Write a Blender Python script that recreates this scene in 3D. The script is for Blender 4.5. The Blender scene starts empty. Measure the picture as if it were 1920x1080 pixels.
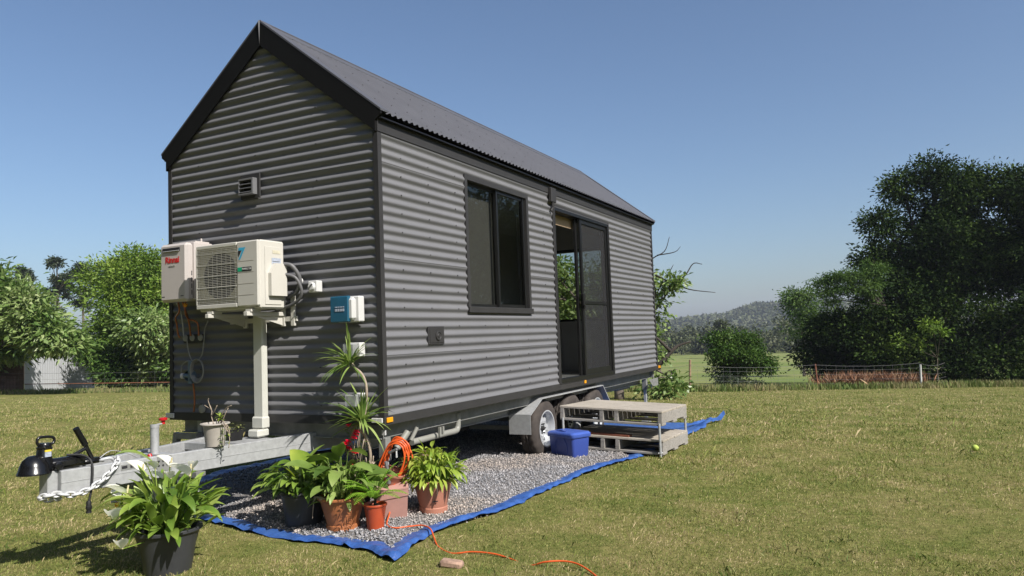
import bpy, bmesh, math, random
import numpy as np
from mathutils import Vector, Matrix
from mathutils import noise as mnoise
R = math.radians
random.seed(7)
rng = np.random.default_rng(7)
C = bpy.context.scene.collection
GZ = -0.72            # the lawn beside the trailer; z = 0 is the underside of the house cladding

# ------------------------------------------------------------------ materials
MATS = {}
def nodes(name):
    m = bpy.data.materials.new(name); m.use_nodes = True
    nt = m.node_tree; b = nt.nodes['Principled BSDF']
    MATS[name] = m
    return m, nt, b
def texcoord(nt, scale=1.0, obj=True, vec=(1, 1, 1)):
    tc = nt.nodes.new('ShaderNodeNewGeometry')
    mp = nt.nodes.new('ShaderNodeMapping')
    mp.inputs['Scale'].default_value = tuple(scale * v for v in vec)
    nt.links.new(tc.outputs['Position'], mp.inputs['Vector'])
    return mp.outputs['Vector']
def noise_node(nt, vec, scale, detail=4, rough=.55):
    n = nt.nodes.new('ShaderNodeTexNoise')
    n.inputs['Scale'].default_value = scale; n.inputs['Detail'].default_value = detail
    n.inputs['Roughness'].default_value = rough
    nt.links.new(vec, n.inputs['Vector'])
    return n
def ramp(nt, fac, stops):
    r = nt.nodes.new('ShaderNodeValToRGB')
    e = r.color_ramp.elements
    while len(e) < len(stops): e.new(.5)
    for i, (p, c) in enumerate(stops):
        e[i].position = p; e[i].color = (*c, 1)
    nt.links.new(fac, r.inputs['Fac'])
    return r
def bump(nt, b, h, strength=.2, dist=.01):
    bn = nt.nodes.new('ShaderNodeBump')
    bn.inputs['Strength'].default_value = strength; bn.inputs['Distance'].default_value = dist
    nt.links.new(h, bn.inputs['Height']); nt.links.new(bn.outputs['Normal'], b.inputs['Normal'])
def mat(name, col, rough=.5, metal=0, var=.15, nscale=8, bmp=0, bscale=40, spec=.5, vec=(1, 1, 1)):
    """painted / moulded surface with soft mottling of colour and roughness"""
    col = tuple(c * .76 for c in col)
    m, nt, b = nodes(name)
    v = texcoord(nt, 1, vec=vec)
    n = noise_node(nt, v, nscale, 5, .6)
    lo = tuple(c * (1 - var) for c in col); hi = tuple(min(1, c * (1 + var)) for c in col)
    r = ramp(nt, n.outputs['Fac'], [(.3, lo), (.7, hi)])
    nt.links.new(r.outputs['Color'], b.inputs['Base Color'])
    mr = nt.nodes.new('ShaderNodeMapRange')
    mr.inputs['To Min'].default_value = max(0, rough - .08); mr.inputs['To Max'].default_value = min(1, rough + .1)
    n2 = noise_node(nt, v, nscale * 3.1, 3)
    nt.links.new(n2.outputs['Fac'], mr.inputs['Value']); nt.links.new(mr.outputs['Result'], b.inputs['Roughness'])
    b.inputs['Metallic'].default_value = metal
    b.inputs['Specular IOR Level'].default_value = spec
    if bmp:
        n3 = noise_node(nt, v, bscale, 4); bump(nt, b, n3.outputs['Fac'], bmp, .004)
    return m
def leafmat(name, cols, transl=.25, rough=.45, pscale=.6, pamp=1.5, spec=.3, ramp_=.55):
    """foliage: colour per leaf (random per island), drifting with position; some light through the blade"""
    m, nt, b = nodes(name)
    g = nt.nodes.new('ShaderNodeNewGeometry')
    v = texcoord(nt)
    n = noise_node(nt, v, pscale, 3)
    mx = nt.nodes.new('ShaderNodeMath'); mx.operation = 'MULTIPLY_ADD'
    mx.inputs[1].default_value = ramp_
    ad = nt.nodes.new('ShaderNodeMath'); ad.operation = 'MULTIPLY_ADD'; ad.inputs[1].default_value = pamp; ad.inputs[2].default_value = -.5 * pamp + .5 - ramp_ * .5
    nt.links.new(n.outputs['Fac'], ad.inputs[0])
    nt.links.new(g.outputs['Random Per Island'], mx.inputs[0]); nt.links.new(ad.outputs[0], mx.inputs[2])
    k = len(cols)
    r = ramp(nt, mx.outputs[0], [(i / (k - 1), c) for i, c in enumerate(cols)])
    nt.links.new(r.outputs['Color'], b.inputs['Base Color'])
    b.inputs['Roughness'].default_value = rough
    b.inputs['Specular IOR Level'].default_value = spec
    if transl:
        t = nt.nodes.new('ShaderNodeBsdfTranslucent'); ms = nt.nodes.new('ShaderNodeMixShader')
        hs = nt.nodes.new('ShaderNodeHueSaturation'); hs.inputs['Value'].default_value = 1.5; hs.inputs['Saturation'].default_value = 1.1
        nt.links.new(r.outputs['Color'], hs.inputs['Color']); nt.links.new(hs.outputs['Color'], t.inputs['Color'])
        ms.inputs['Fac'].default_value = transl
        nt.links.new(b.outputs[0], ms.inputs[1]); nt.links.new(t.outputs[0], ms.inputs[2])
        nt.links.new(ms.outputs[0], nt.nodes['Material Output'].inputs['Surface'])
    return m

M_WALL = mat('grey_corrugated_paint', (.176, .177, .186), .5, 0, .05, 1.6, .02, 60, spec=.22)
M_ROOF = mat('dark_roof_paint', (.088, .089, .100), .5, 0, .08, 2.5, .03, 60)
M_TRIM = mat('dark_trim_paint', (.042, .041, .041), .5, 0, .08, 5, spec=.25)
M_BLACK = mat('black_aluminium', (.012, .012, .012), .35, 0, .1, 8)
M_BARGE = mat('dark_barge_paint', (.010, .0098, .0096), .6, 0, .06, 4, spec=.15)
M_GALV = mat('galvanised_steel', (.43, .44, .445), .5, .2, .14, 26, .05, 120)
M_GALVD = mat('dull_galvanised_steel', (.24, .245, .235), .6, .1, .2, 14, .05, 90)
M_CREAM = mat('cream_enamel', (.62, .60, .54), .4, 0, .03, 5)
M_PINKCREAM = mat('warm_white_enamel', (.58, .53, .50), .38, 0, .03, 5)
M_WHITEP = mat('white_plastic', (.68, .68, .66), .45, 0, .04, 6)
M_PVC = mat('ivory_duct_plastic', (.62, .62, .56), .4, 0, .04, 6)
M_PVCG = mat('grey_conduit_plastic', (.30, .30, .27), .45, 0, .06, 6)
M_RUB = mat('black_rubber', (.014, .014, .015), .6, 0, .2, 20)
M_TYRE = mat('dusty_tyre_rubber', (.052, .042, .036), .85, 0, .35, 14, .2, 70)
M_RIM = mat('silver_rim_paint', (.62, .64, .66), .3, .3, .06, 10)
M_GLOSSBLK = mat('glossy_black_powdercoat', (.008, .008, .009), .22, 0, .1, 10)
M_CHAIN = mat('bright_zinc', (.62, .63, .64), .38, .1, .1, 40)
M_RED = mat('red_plastic', (.55, .012, .015), .35, 0, .06, 12)
M_COPPER = mat('copper_pipe', (.38, .15, .075), .35, .8, .15, 30)
M_GREYHOSE = mat('grey_flexible_hose', (.14, .14, .145), .5, 0, .1, 30)
M_DKPOT = mat('charcoal_pot_plastic', (.045, .047, .052), .42, 0, .15, 9)
M_TERRA = mat('orange_terracotta_plastic', (.46, .165, .062), .5, 0, .12, 9, .05, 40)
M_TERRA2 = mat('faded_terracotta_plastic', (.47, .20, .135), .55, 0, .12, 9, .05, 40)
M_REDPOT = mat('red_orange_nursery_plastic', (.46, .075, .025), .38, 0, .08, 10)
M_PINK = mat('pale_pink_clay', (.58, .32, .27), .65, 0, .08, 8, .06, 50)
M_BEIGE = mat('beige_pot_plastic', (.42, .385, .34), .6, 0, .14, 10, .05, 60)
M_SOIL = mat('potting_soil', (.035, .022, .014), .95, 0, .5, 60, .8, 80)
M_BARK = mat('grey_bark', (.16, .13, .105), .9, 0, .35, 9, .6, 30, vec=(1, 1, .3))
M_DBARK = mat('dark_bark', (.05, .04, .032), .9, 0, .35, 9, .6, 30, vec=(1, 1, .3))
M_CANE = mat('pale_cane_bark', (.36, .29, .22), .7, 0, .25, 40, .3, 80)
M_TARP = None
M_TUB = mat('blue_tub_plastic', (.045, .085, .36), .38, 0, .06, 8)
M_LID = mat('blue_lid_plastic', (.06, .12, .46), .36, 0, .06, 8)
M_ORANGE = mat('orange_cable_sheath', (.78, .12, .022), .42, 0, .08, 20)
M_BROWN = mat('red_brown_board', (.22, .075, .04), .5, 0, .2, 20)
M_BRICK = mat('pinkish_brick', (.40, .26, .19), .9, 0, .25, 40, .5, 80)
M_YEL = mat('amber_reflector', (.85, .36, .01), .25, 0, .05, 30)
M_INT = mat('interior_lining', (.50, .50, .46), .7, 0, .05, 3)
M_INTD = mat('interior_cabinet', (.36, .36, .36), .5, 0, .1, 4)
M_BLIND = mat('grey_roller_blind', (.115, .112, .108), .85, 0, .05, 5)
M_TAN = mat('tan_blind_roll', (.42, .31, .20), .7, 0, .12, 30, vec=(1, 1, 6))
M_SHED = mat('pale_grey_shed_steel', (.50, .515, .54), .5, 0, .06, .8)
M_FENCEW = mat('brown_paling', (.15, .095, .07), .85, 0, .4, 6, .3, 30)
M_POSTW = mat('white_painted_post', (.62, .62, .60), .7, 0, .15, 20)
M_POSTB = mat('weathered_timber_post', (.34, .23, .15), .9, 0, .3, 12, .4, 40)
M_POSTR = mat('rusty_star_post', (.20, .075, .04), .9, 0, .3, 14, .3, 40)
M_WIRE = mat('grey_fence_wire', (.22, .22, .22), .5, .3, .2, 20)
M_BALL = mat('yellow_green_felt', (.50, .62, .12), .9, 0, .1, 200)
M_BLUEGREY = mat('blue_grey_regulator', (.13, .19, .24), .4, .2, .15, 20)
M_INK = mat('dark_print', (.02, .02, .025), .5)
M_REDINK = mat('red_print', (.60, .02, .02), .45)
M_CYAN = mat('cyan_print', (.06, .42, .66), .4)
M_GREEN = mat('green_print', (.01, .42, .22), .4)
M_LABEL = mat('silver_blue_label', (.42, .47, .56), .4, 0, .25, 90)
M_YLABEL = mat('yellow_label', (.80, .62, .05), .4)
M_COIL = mat('condenser_coil', (.62, .58, .44), .55, 0, .2, 60)
M_SPADIX = mat('cream_spadix', (.70, .62, .36), .6, 0, .1, 60)

def woodmat(name, col, vec):
    m, nt, b = nodes(name)
    v = texcoord(nt, 1, vec=vec)
    n = noise_node(nt, v, 6, 8, .65)
    n2 = noise_node(nt, texcoord(nt), 2.2, 3)
    d = tuple(c * .55 for c in col); l = tuple(min(1, c * 1.22) for c in col)
    r = ramp(nt, n.outputs['Fac'], [(.28, d), (.5, col), (.75, l)])
    mx = nt.nodes.new('ShaderNodeMixRGB'); mx.blend_type = 'MULTIPLY'; mx.inputs['Fac'].default_value = .55
    r2 = ramp(nt, n2.outputs['Fac'], [(.35, (.72, .70, .66)), (.65, (1, 1, 1))])
    nt.links.new(r.outputs['Color'], mx.inputs[1]); nt.links.new(r2.outputs['Color'], mx.inputs[2])
    nt.links.new(mx.outputs[0], b.inputs['Base Color']); b.inputs['Roughness'].default_value = .85
    bump(nt, b, n.outputs['Fac'], .4, .004)
    return m
M_WOOD = woodmat('weathered_pallet_pine', (.36, .325, .275), (1.6, 9, 9))
M_WOODG = woodmat('greyed_pallet_pine', (.27, .255, .235), (1.6, 9, 9))

def tarpmat():
    m, nt, b = nodes('blue_woven_tarpaulin')
    v = texcoord(nt)
    n = noise_node(nt, v, 9, 6, .65)
    r = ramp(nt, n.outputs['Fac'], [(.3, (.022, .066, .23)), (.6, (.038, .105, .33)), (.78, (.09, .18, .41))])
    nt.links.new(r.outputs['Color'], b.inputs['Base Color']); b.inputs['Roughness'].default_value = .38
    n2 = noise_node(nt, v, 22, 6, .7); bump(nt, b, n2.outputs['Fac'], .55, .02)
    return m
M_TARP = tarpmat()

def gravelmat():
    m, nt, b = nodes('crushed_stone')
    g = nt.nodes.new('ShaderNodeNewGeometry')
    r = ramp(nt, g.outputs['Random Per Island'], [(0, (.14, .138, .14)), (.35, (.23, .225, .22)), (.7, (.33, .305, .29)), (1, (.50, .465, .44))])
    v = texcoord(nt); n = noise_node(nt, v, .9, 3)
    r2 = ramp(nt, n.outputs['Fac'], [(.42, (.86, .90, .97)), (.58, (1.05, .97, .90))])
    mx = nt.nodes.new('ShaderNodeMixRGB'); mx.blend_type = 'MULTIPLY'; mx.inputs['Fac'].default_value = 1
    nt.links.new(r.outputs['Color'], mx.inputs[1]); nt.links.new(r2.outputs['Color'], mx.inputs[2])
    nt.links.new(mx.outputs[0], b.inputs['Base Color']); b.inputs['Roughness'].default_value = .85
    return m
M_GRAVEL = gravelmat()
M_GBED = mat('gravel_bed_fines', (.19, .18, .175), .95, 0, .5, 55, 1, 80)

def glassmat(name, alpha_tint=(.5, .55, .5), mixf=.55, rough=0.0):
    """window pane: clear see-through with mirror reflection by Fresnel"""
    m, nt, b = nodes(name)
    out = nt.nodes['Material Output']; nt.nodes.remove(b)
    tr = nt.nodes.new('ShaderNodeBsdfTransparent'); tr.inputs['Color'].default_value = (*alpha_tint, 1)
    gl = nt.nodes.new('ShaderNodeBsdfGlossy'); gl.inputs['Roughness'].default_value = rough
    gl.inputs['Color'].default_value = (.9, .95, .92, 1)
    lw = nt.nodes.new('ShaderNodeLayerWeight'); lw.inputs['Blend'].default_value = .5
    pw = nt.nodes.new('ShaderNodeMath'); pw.operation = 'POWER'; pw.inputs[1].default_value = 4
    fr = nt.nodes.new('ShaderNodeMath'); fr.operation = 'MULTIPLY_ADD'; fr.inputs[1].default_value = .55; fr.inputs[2].default_value = mixf
    nt.links.new(lw.outputs['Facing'], pw.inputs[0]); nt.links.new(pw.outputs[0], fr.inputs[0])
    ms = nt.nodes.new('ShaderNodeMixShader')
    nt.links.new(fr.outputs[0], ms.inputs['Fac']); nt.links.new(tr.outputs[0], ms.inputs[1]); nt.links.new(gl.outputs[0], ms.inputs[2])
    nt.links.new(ms.outputs[0], out.inputs['Surface'])
    return m
M_GLASS = glassmat('window_glass', (.78, .79, .77), .025)
def meshscreen():
    m, nt, b = nodes('insect_screen_mesh')
    out = nt.nodes['Material Output']
    tr = nt.nodes.new('ShaderNodeBsdfTransparent'); tr.inputs['Color'].default_value = (1, 1, 1, 1)
    ms = nt.nodes.new('ShaderNodeMixShader'); ms.inputs['Fac'].default_value = .30
    b.inputs['Base Color'].default_value = (.035, .035, .037, 1); b.inputs['Roughness'].default_value = .7
    nt.links.new(tr.outputs[0], ms.inputs[1]); nt.links.new(b.outputs[0], ms.inputs[2])
    nt.links.new(ms.outputs[0], out.inputs['Surface'])
    return m
M_SCREEN = meshscreen()
def clearplastic(name, col, f=.5):
    m, nt, b = nodes(name)
    out = nt.nodes['Material Output']
    tr = nt.nodes.new('ShaderNodeBsdfTransparent'); tr.inputs['Color'].default_value = (*[min(1, c * 1.4) for c in col], 1)
    ms = nt.nodes.new('ShaderNodeMixShader'); ms.inputs['Fac'].default_value = f
    b.inputs['Base Color'].default_value = (*col, 1); b.inputs['Roughness'].default_value = .12
    nt.links.new(tr.outputs[0], ms.inputs[1]); nt.links.new(b.outputs[0], ms.inputs[2])
    nt.links.new(ms.outputs[0], out.inputs['Surface'])
    return m
M_BLUECLR = clearplastic('tinted_blue_cover', (.03, .16, .26), .5)
M_CLEAR = clearplastic('clear_cover', (.55, .56, .56), .35)

# ------------------------------------------------------------------ mesh builder
ORG = {}
class MB:
    def __init__(s): s.v = []; s.f = []; s.smooth = False
    def add(s, vs, fs):
        o = len(s.v); s.v += [tuple(v) for v in vs]; s.f += [tuple(i + o for i in f) for f in fs]; return s
    def box(s, c, d, rot=None, bev=0):
        """box by centre and full size, optional 3x3 rotation; bev = chamfer of all edges"""
        hx, hy, hz = d[0] / 2, d[1] / 2, d[2] / 2
        if bev <= 0:
            vs = [(x * hx, y * hy, z * hz) for x in (-1, 1) for y in (-1, 1) for z in (-1, 1)]
            fs = [(0, 1, 3, 2), (4, 6, 7, 5), (0, 4, 5, 1), (2, 3, 7, 6), (0, 2, 6, 4), (1, 5, 7, 3)]
        else:
            b = min(bev, hx * .95, hy * .95, hz * .95); vs = []; fs = []; idx = {}
            for sx in (-1, 1):
                for sy in (-1, 1):
                    for sz in (-1, 1):
                        for a in range(3):
                            q = [sx * (hx - b), sy * (hy - b), sz * (hz - b)]
                            q[a] = (sx * hx, sy * hy, sz * hz)[a]
                            idx[(sx, sy, sz, a)] = len(vs); vs.append(tuple(q))
            S = (-1, 1)
            for sg in S:
                fs.append([idx[(sg, y, z, 0)] for y, z in ((-1, -1), (1, -1), (1, 1), (-1, 1))][::sg])
                fs.append([idx[(x, sg, z, 1)] for x, z in ((-1, -1), (-1, 1), (1, 1), (1, -1))][::sg])
                fs.append([idx[(x, y, sg, 2)] for x, y in ((-1, -1), (1, -1), (1, 1), (-1, 1))][::sg])
            for a, bb, cc in ((0, 1, 2), (1, 2, 0), (2, 0, 1)):   # edges along axis cc between faces a, bb
                for s1 in S:
                    for s2 in S:
                        def k(ax, sc):
                            q = [0, 0, 0]; q[a] = s1; q[bb] = s2; q[cc] = sc
                            return idx[(q[0], q[1], q[2], ax)]
                        fs.append([k(a, -1), k(bb, -1), k(bb, 1), k(a, 1)][::(1 if s1 * s2 > 0 else -1)])
            for sx in S:
                for sy in S:
                    for sz in S:
                        t = [idx[(sx, sy, sz, a)] for a in range(3)]
                        fs.append(t[::(1 if sx * sy * sz > 0 else -1)])
        out = []
        for v in vs:
            v = Vector(v)
            if rot is not None: v = rot @ v
            out.append((v.x + c[0], v.y + c[1], v.z + c[2]))
        return s.add(out, fs)
    def b2(s, lo, hi, bev=0):
        return s.box([(a + b) / 2 for a, b in zip(lo, hi)], [abs(b - a) for a, b in zip(lo, hi)], None, bev)
    def bar(s, p, q, w, h, up=(0, 0, 1), bev=0):
        p, q = Vector(p), Vector(q); d = q - p; L = d.length; x = d.normalized()
        u = Vector(up); y = u.cross(x).normalized(); z = x.cross(y)
        rot = Matrix((x, y, z)).transposed()
        return s.box((p + q) / 2, (L, w, h), rot, bev)
    def tube(s, pts, r, n=8, cap=True):
        P = [Vector(p) for p in pts]; rs = r if isinstance(r, (list, tuple)) else [r] * len(P)
        o = len(s.v); prev = None
        for i, p in enumerate(P):
            t = (P[min(i + 1, len(P) - 1)] - P[max(i - 1, 0)])
            if t.length < 1e-9: t = Vector((0, 0, 1))
            t.normalize()
            if prev is None:
                a = Vector((0, 0, 1)) if abs(t.z) < .9 else Vector((1, 0, 0))
                x = a.cross(t).normalized()
            else:
                x = (prev - t * prev.dot(t))
                x = x.normalized() if x.length > 1e-6 else Vector((1, 0, 0))
            prev = x; y = t.cross(x)
            for k in range(n):
                a = 2 * math.pi * k / n
                s.v.append(tuple(p + (x * math.cos(a) + y * math.sin(a)) * rs[i]))
        for i in range(len(P) - 1):
            for k in range(n):
                a = o + i * n + k; b = o + i * n + (k + 1) % n
                s.f.append((a, b, b + n, a + n))
        if cap:
            s.f.append(tuple(o + k for k in range(n))[::-1]); s.f.append(tuple(o + (len(P) - 1) * n + k for k in range(n)))
        return s
    def lathe(s, prof, c=(0, 0, 0), n=32, axis='z', rot=None, close=False):
        """prof = [(radius, height)...] spun about an axis"""
        o = len(s.v)
        for r, h in prof:
            for k in range(n):
                a = 2 * math.pi * k / n
                v = Vector((r * math.cos(a), r * math.sin(a), h))
                if axis == 'x': v = Vector((v.z, v.x, v.y))
                if axis == 'y': v = Vector((v.y, v.z, v.x))
                if rot is not None: v = rot @ v
                s.v.append((v.x + c[0], v.y + c[1], v.z + c[2]))
        for i in range(len(prof) - 1):
            for k in range(n):
                a = o + i * n + k; b = o + i * n + (k + 1) % n
                s.f.append((a, b, b + n, a + n))
        return s
    def poly(s, pts): return s.add(pts, [tuple(range(len(pts)))])
    def prism(s, pts, d):
        """polygon (3D points) extruded by vector d"""
        n = len(pts); d = Vector(d); q = [tuple(Vector(p) + d) for p in pts]
        fs = [tuple(range(n))[::-1], tuple(range(n, 2 * n))] + [(i, (i + 1) % n, n + (i + 1) % n, n + i) for i in range(n)]
        return s.add(list(pts) + q, fs)
    def fold(s, ob, m, parent):
        """add this geometry to an existing part as a second material (fixings in a sheet)"""
        org = ORG[parent.name]; me = ob.data; me.materials.append(m); bm_ = bmesh.new(); bm_.from_mesh(me)
        vs = [bm_.verts.new((a - org[0], b - org[1], c - org[2])) for a, b, c in s.v]
        for f in s.f: q = bm_.faces.new([vs[i] for i in f]); q.material_index = len(me.materials) - 1
        bm_.to_mesh(me); bm_.free()
    def build(s, name, m, parent=None, smooth=None, loc=None):
        me = bpy.data.meshes.new(name)
        org = ORG.get(parent.name, Vector()) if parent is not None else Vector(loc or (0, 0, 0))
        me.from_pydata([(a - org[0], b - org[1], c - org[2]) for a, b, c in s.v], [], s.f)
        return link(name, me, m, parent, org, smooth)
def link(name, me, m, parent, org, smooth=None):
    me.materials.append(m)
    if smooth:
        me.polygons.foreach_set('use_smooth', [True] * len(me.polygons))
        if smooth != 'all':
            try: me.set_sharp_from_angle(angle=R(smooth))
            except Exception: pass
    me.update()
    o = bpy.data.objects.new(name, me); C.objects.link(o)
    if parent is not None: o.parent = parent
    else: o.location = org
    ORG[o.name] = Vector(org)
    return o
def np_mesh(name, V, F, m, parent=None, smooth=False, org=(0, 0, 0)):
    """V (n,3) array, F (k,3 or 4) array"""
    me = bpy.data.meshes.new(name); k = F.shape[1]
    if parent is not None: org = ORG.get(parent.name, Vector())
    V = V - np.array(org)[None, :]
    me.vertices.add(len(V)); me.vertices.foreach_set('co', V.astype(np.float32).ravel())
    me.loops.add(F.size); me.loops.foreach_set('vertex_index', F.astype(np.int32).ravel())
    me.polygons.add(len(F)); me.polygons.foreach_set('loop_start', np.arange(0, F.size, k, dtype=np.int32))
    me.update(calc_edges=True)
    return link(name, me, m, parent, Vector(org), 'all' if smooth else None)
def thing(name, label, cat, loc, group=None):
    o = bpy.data.objects.new(name, None); C.objects.link(o); o.location = loc
    o.empty_display_size = .1
    ORG[o.name] = Vector(loc); o['label'] = label; o['category'] = cat
    if group: o['group'] = group
    return o
def tag(o, label, cat, group=None):
    o['label'] = label; o['category'] = cat
    if group: o['group'] = group
    return o
def struct(o): o['kind'] = 'structure'; return o
def text(s, size, loc, rot, m, parent, name='lettering', depth=.0008, sx=1, bold=0):
    cu = bpy.data.curves.new(name, 'FONT'); cu.body = s; cu.size = size; cu.extrude = depth; cu.offset = bold
    cu.align_x = 'CENTER'; cu.align_y = 'CENTER'; cu.materials.append(m)
    tmp = bpy.data.objects.new('tmp_text', cu); C.objects.link(tmp)
    me = bpy.data.meshes.new_from_object(tmp.evaluated_get(bpy.context.evaluated_depsgraph_get()))
    bpy.data.objects.remove(tmp); bpy.data.curves.remove(cu)
    if not me.materials: me.materials.append(m)
    o = bpy.data.objects.new(name, me); C.objects.link(o)
    o.parent = parent; o.location = Vector(loc) - ORG[parent.name]; o.rotation_euler = rot; o.scale = (sx, 1, 1)
    return o
def catmull(pts, n=8):
    P = [Vector(p) for p in pts]; P = [P[0] * 2 - P[1]] + P + [P[-1] * 2 - P[-2]]; out = []
    for i in range(1, len(P) - 2):
        for k in range(n):
            t = k / n; a, b, c, d = P[i - 1], P[i], P[i + 1], P[i + 2]
            out.append(.5 * ((2 * b) + (c - a) * t + (2 * a - 5 * b + 4 * c - d) * t * t + (3 * b - a - 3 * c + d) * t ** 3))
    out.append(P[-2]); return out
def nz(x, y, z=0.0): return mnoise.noise(Vector((x, y, z)))

# ------------------------------------------------------------------ camera, light, air
CAM = Vector((3.5439, -4.6813, 0.6515))
cam = bpy.data.cameras.new('camera'); co = bpy.data.objects.new('camera', cam); C.objects.link(co)
rx = Vector((0.88779949, 0.45875936, -0.03676853)); ux = Vector((0.06153006, -0.03913974, 0.99733752)); fx = Vector((-0.45609881, 0.88769811, 0.06297573))
Mx = Matrix((rx, ux, -fx)).transposed().to_4x4(); Mx.translation = CAM; co.matrix_world = Mx
cam.sensor_width = 36; cam.lens = 1405.447 / 1920 * 36; cam.clip_end = 6000; cam.clip_start = .05
bpy.context.scene.camera = co

SUN = Vector((1.05, -.31, 1.0)).normalized()
sl = bpy.data.lights.new('sun', 'SUN'); sl.energy = 5.0; sl.angle = R(.53); sl.color = (1, .95, .88)
so = bpy.data.objects.new('sun', sl); C.objects.link(so)
so.rotation_euler = SUN.to_track_quat('Z', 'Y').to_euler(); so.location = (0, 0, 20)
w = bpy.data.worlds.new('World'); bpy.context.scene.world = w; w.use_nodes = True
nt = w.node_tree; sky = nt.nodes.new('ShaderNodeTexSky'); sky.sky_type = 'NISHITA'; sky.sun_disc = False
sky.sun_elevation = math.asin(SUN.z); sky.sun_rotation = math.atan2(SUN.x, SUN.y)
sky.air_density = 1.0; sky.dust_density = 1.7; sky.ozone_density = 4.2; sky.altitude = 60
nt.links.new(sky.outputs[0], nt.nodes['Background'].inputs['Color']); nt.nodes['Background'].inputs['Strength'].default_value = .086
vs = bpy.context.scene.view_settings
vs.view_transform = 'Standard'; vs.look = 'None'; vs.gamma = 1; vs.exposure = .60; vs.use_curve_mapping = False
sc = bpy.context.scene
sc.cycles.volume_bounces = 0; sc.cycles.max_bounces = 8; sc.cycles.transparent_max_bounces = 16

# ------------------------------------------------------------------ terrain
def smooth(a, b, x):
    t = np.clip((x - a) / (b - a), 0, 1); return t * t * (3 - 2 * t)
def gz(x, y):
    """ground height: level beside the house, falling away gently behind it"""
    x = np.asarray(x, float); y = np.asarray(y, float)
    r = y + .0 * x
    s1 = np.clip(r - 4, 0, None)
    a = .055 * (np.sqrt(s1 * s1 + 4) - 2) * (s1 > 0)
    b = np.clip(r - 44, 0, None); a = a - .033 * (np.sqrt(b * b + 16) - 4) * (b > 0)
    c = np.clip(r - 190, 0, None); a = a - .022 * (np.sqrt(c * c + 400) - 20) * (c > 0)
    u = .012 * np.sin(x * 1.3 + .4) * np.sin(y * 1.1 + 1) * smooth(7, 10, np.hypot(x, y - 3))
    return GZ - a + u
def g1(x, y): return float(gz(x, y))
def on_ground(x, y, dz=0): return (x, y, g1(x, y) + dz)

def grassmat():
    m, nt, b = nodes('lawn_turf')
    v = texcoord(nt)
    n1 = noise_node(nt, v, .55, 5, .6); n2 = noise_node(nt, v, 3.2, 6, .65); n3 = noise_node(nt, v, 60, 6, .8)
    r1 = ramp(nt, n1.outputs['Fac'], [(.35, (.130, .150, .040)), (.62, (.205, .185, .075))])
    r2 = ramp(nt, n2.outputs['Fac'], [(.36, (.108, .138, .032)), (.50, (.178, .172, .062)), (.66, (.23, .19, .092)), (.76, (.27, .19, .115))])
    mx = nt.nodes.new('ShaderNodeMixRGB'); mx.inputs['Fac'].default_value = .5
    nt.links.new(r1.outputs['Color'], mx.inputs[1]); nt.links.new(r2.outputs['Color'], mx.inputs[2])
    r3 = ramp(nt, n3.outputs['Fac'], [(.35, (.62, .62, .58)), (.65, (1.2, 1.2, 1.15))])
    m2 = nt.nodes.new('ShaderNodeMixRGB'); m2.blend_type = 'MULTIPLY'; m2.inputs['Fac'].default_value = 1
    nt.links.new(mx.outputs[0], m2.inputs[1]); nt.links.new(r3.outputs['Color'], m2.inputs[2])
    # paddock beyond the fence: brighter, evener green
    sp = nt.nodes.new('ShaderNodeSeparateXYZ'); nt.links.new(v, sp.inputs[0])
    n5 = noise_node(nt, v, 14, 4, .7); r5 = ramp(nt, n5.outputs['Fac'], [(.38, (.70, .74, .62)), (.62, (1.15, 1.12, 1.1))])
    m5 = nt.nodes.new('ShaderNodeMixRGB'); m5.blend_type = 'MULTIPLY'; m5.inputs['Fac'].default_value = 1; nt.links.new(m2.outputs[0], m5.inputs[1]); nt.links.new(r5.outputs['Color'], m5.inputs[2]); m2 = m5
    mr = nt.nodes.new('ShaderNodeMapRange'); mr.inputs['From Min'].default_value = 34; mr.inputs['From Max'].default_value = 42
    nt.links.new(sp.outputs['Y'], mr.inputs['Value'])
    n4 = noise_node(nt, v, .12, 4); r4 = ramp(nt, n4.outputs['Fac'], [(.35, (.125, .165, .045)), (.65, (.19, .20, .075))])
    m3 = nt.nodes.new('ShaderNodeMixRGB'); nt.links.new(mr.outputs['Result'], m3.inputs['Fac'])
    nt.links.new(m2.outputs[0], m3.inputs[1]); nt.links.new(r4.outputs['Color'], m3.inputs[2])
    nt.links.new(m3.outputs[0], b.inputs['Base Color']); b.inputs['Roughness'].default_value = .95
    b.inputs['Specular IOR Level'].default_value = .1
    bump(nt, b, n3.outputs['Fac'], .6, .02)
    return m
M_LAWN = grassmat()
M_BLADE = leafmat('grass_blades', [(.065, .105, .018), (.150, .200, .036), (.245, .258, .068), (.345, .30, .132), (.47, .375, .22)], .2, .7, 1.6, pamp=2.0, ramp_=1.0)
def build_ground():
    xs = np.unique(np.concatenate([np.linspace(-1500, -90, 24), np.linspace(-90, -20, 30), np.linspace(-20, 20, 110), np.linspace(20, 90, 30), np.linspace(90, 1500, 24)]))
    ys = np.unique(np.concatenate([np.linspace(-60, -12, 12), np.linspace(-12, 40, 150), np.linspace(40, 250, 50), np.linspace(250, 1900, 30)]))
    X, Y = np.meshgrid(xs, ys); Z = gz(X, Y)
    V = np.stack([X.ravel(), Y.ravel(), Z.ravel()], 1); nx = len(xs)
    i, j = np.meshgrid(np.arange(len(ys) - 1), np.arange(nx - 1), indexing='ij'); a = (i * nx + j).ravel()
    F = np.stack([a, a + 1, a + nx + 1, a + nx], 1)
    struct(np_mesh('lawn', V, F, M_LAWN, smooth=True))
build_ground()

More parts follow.
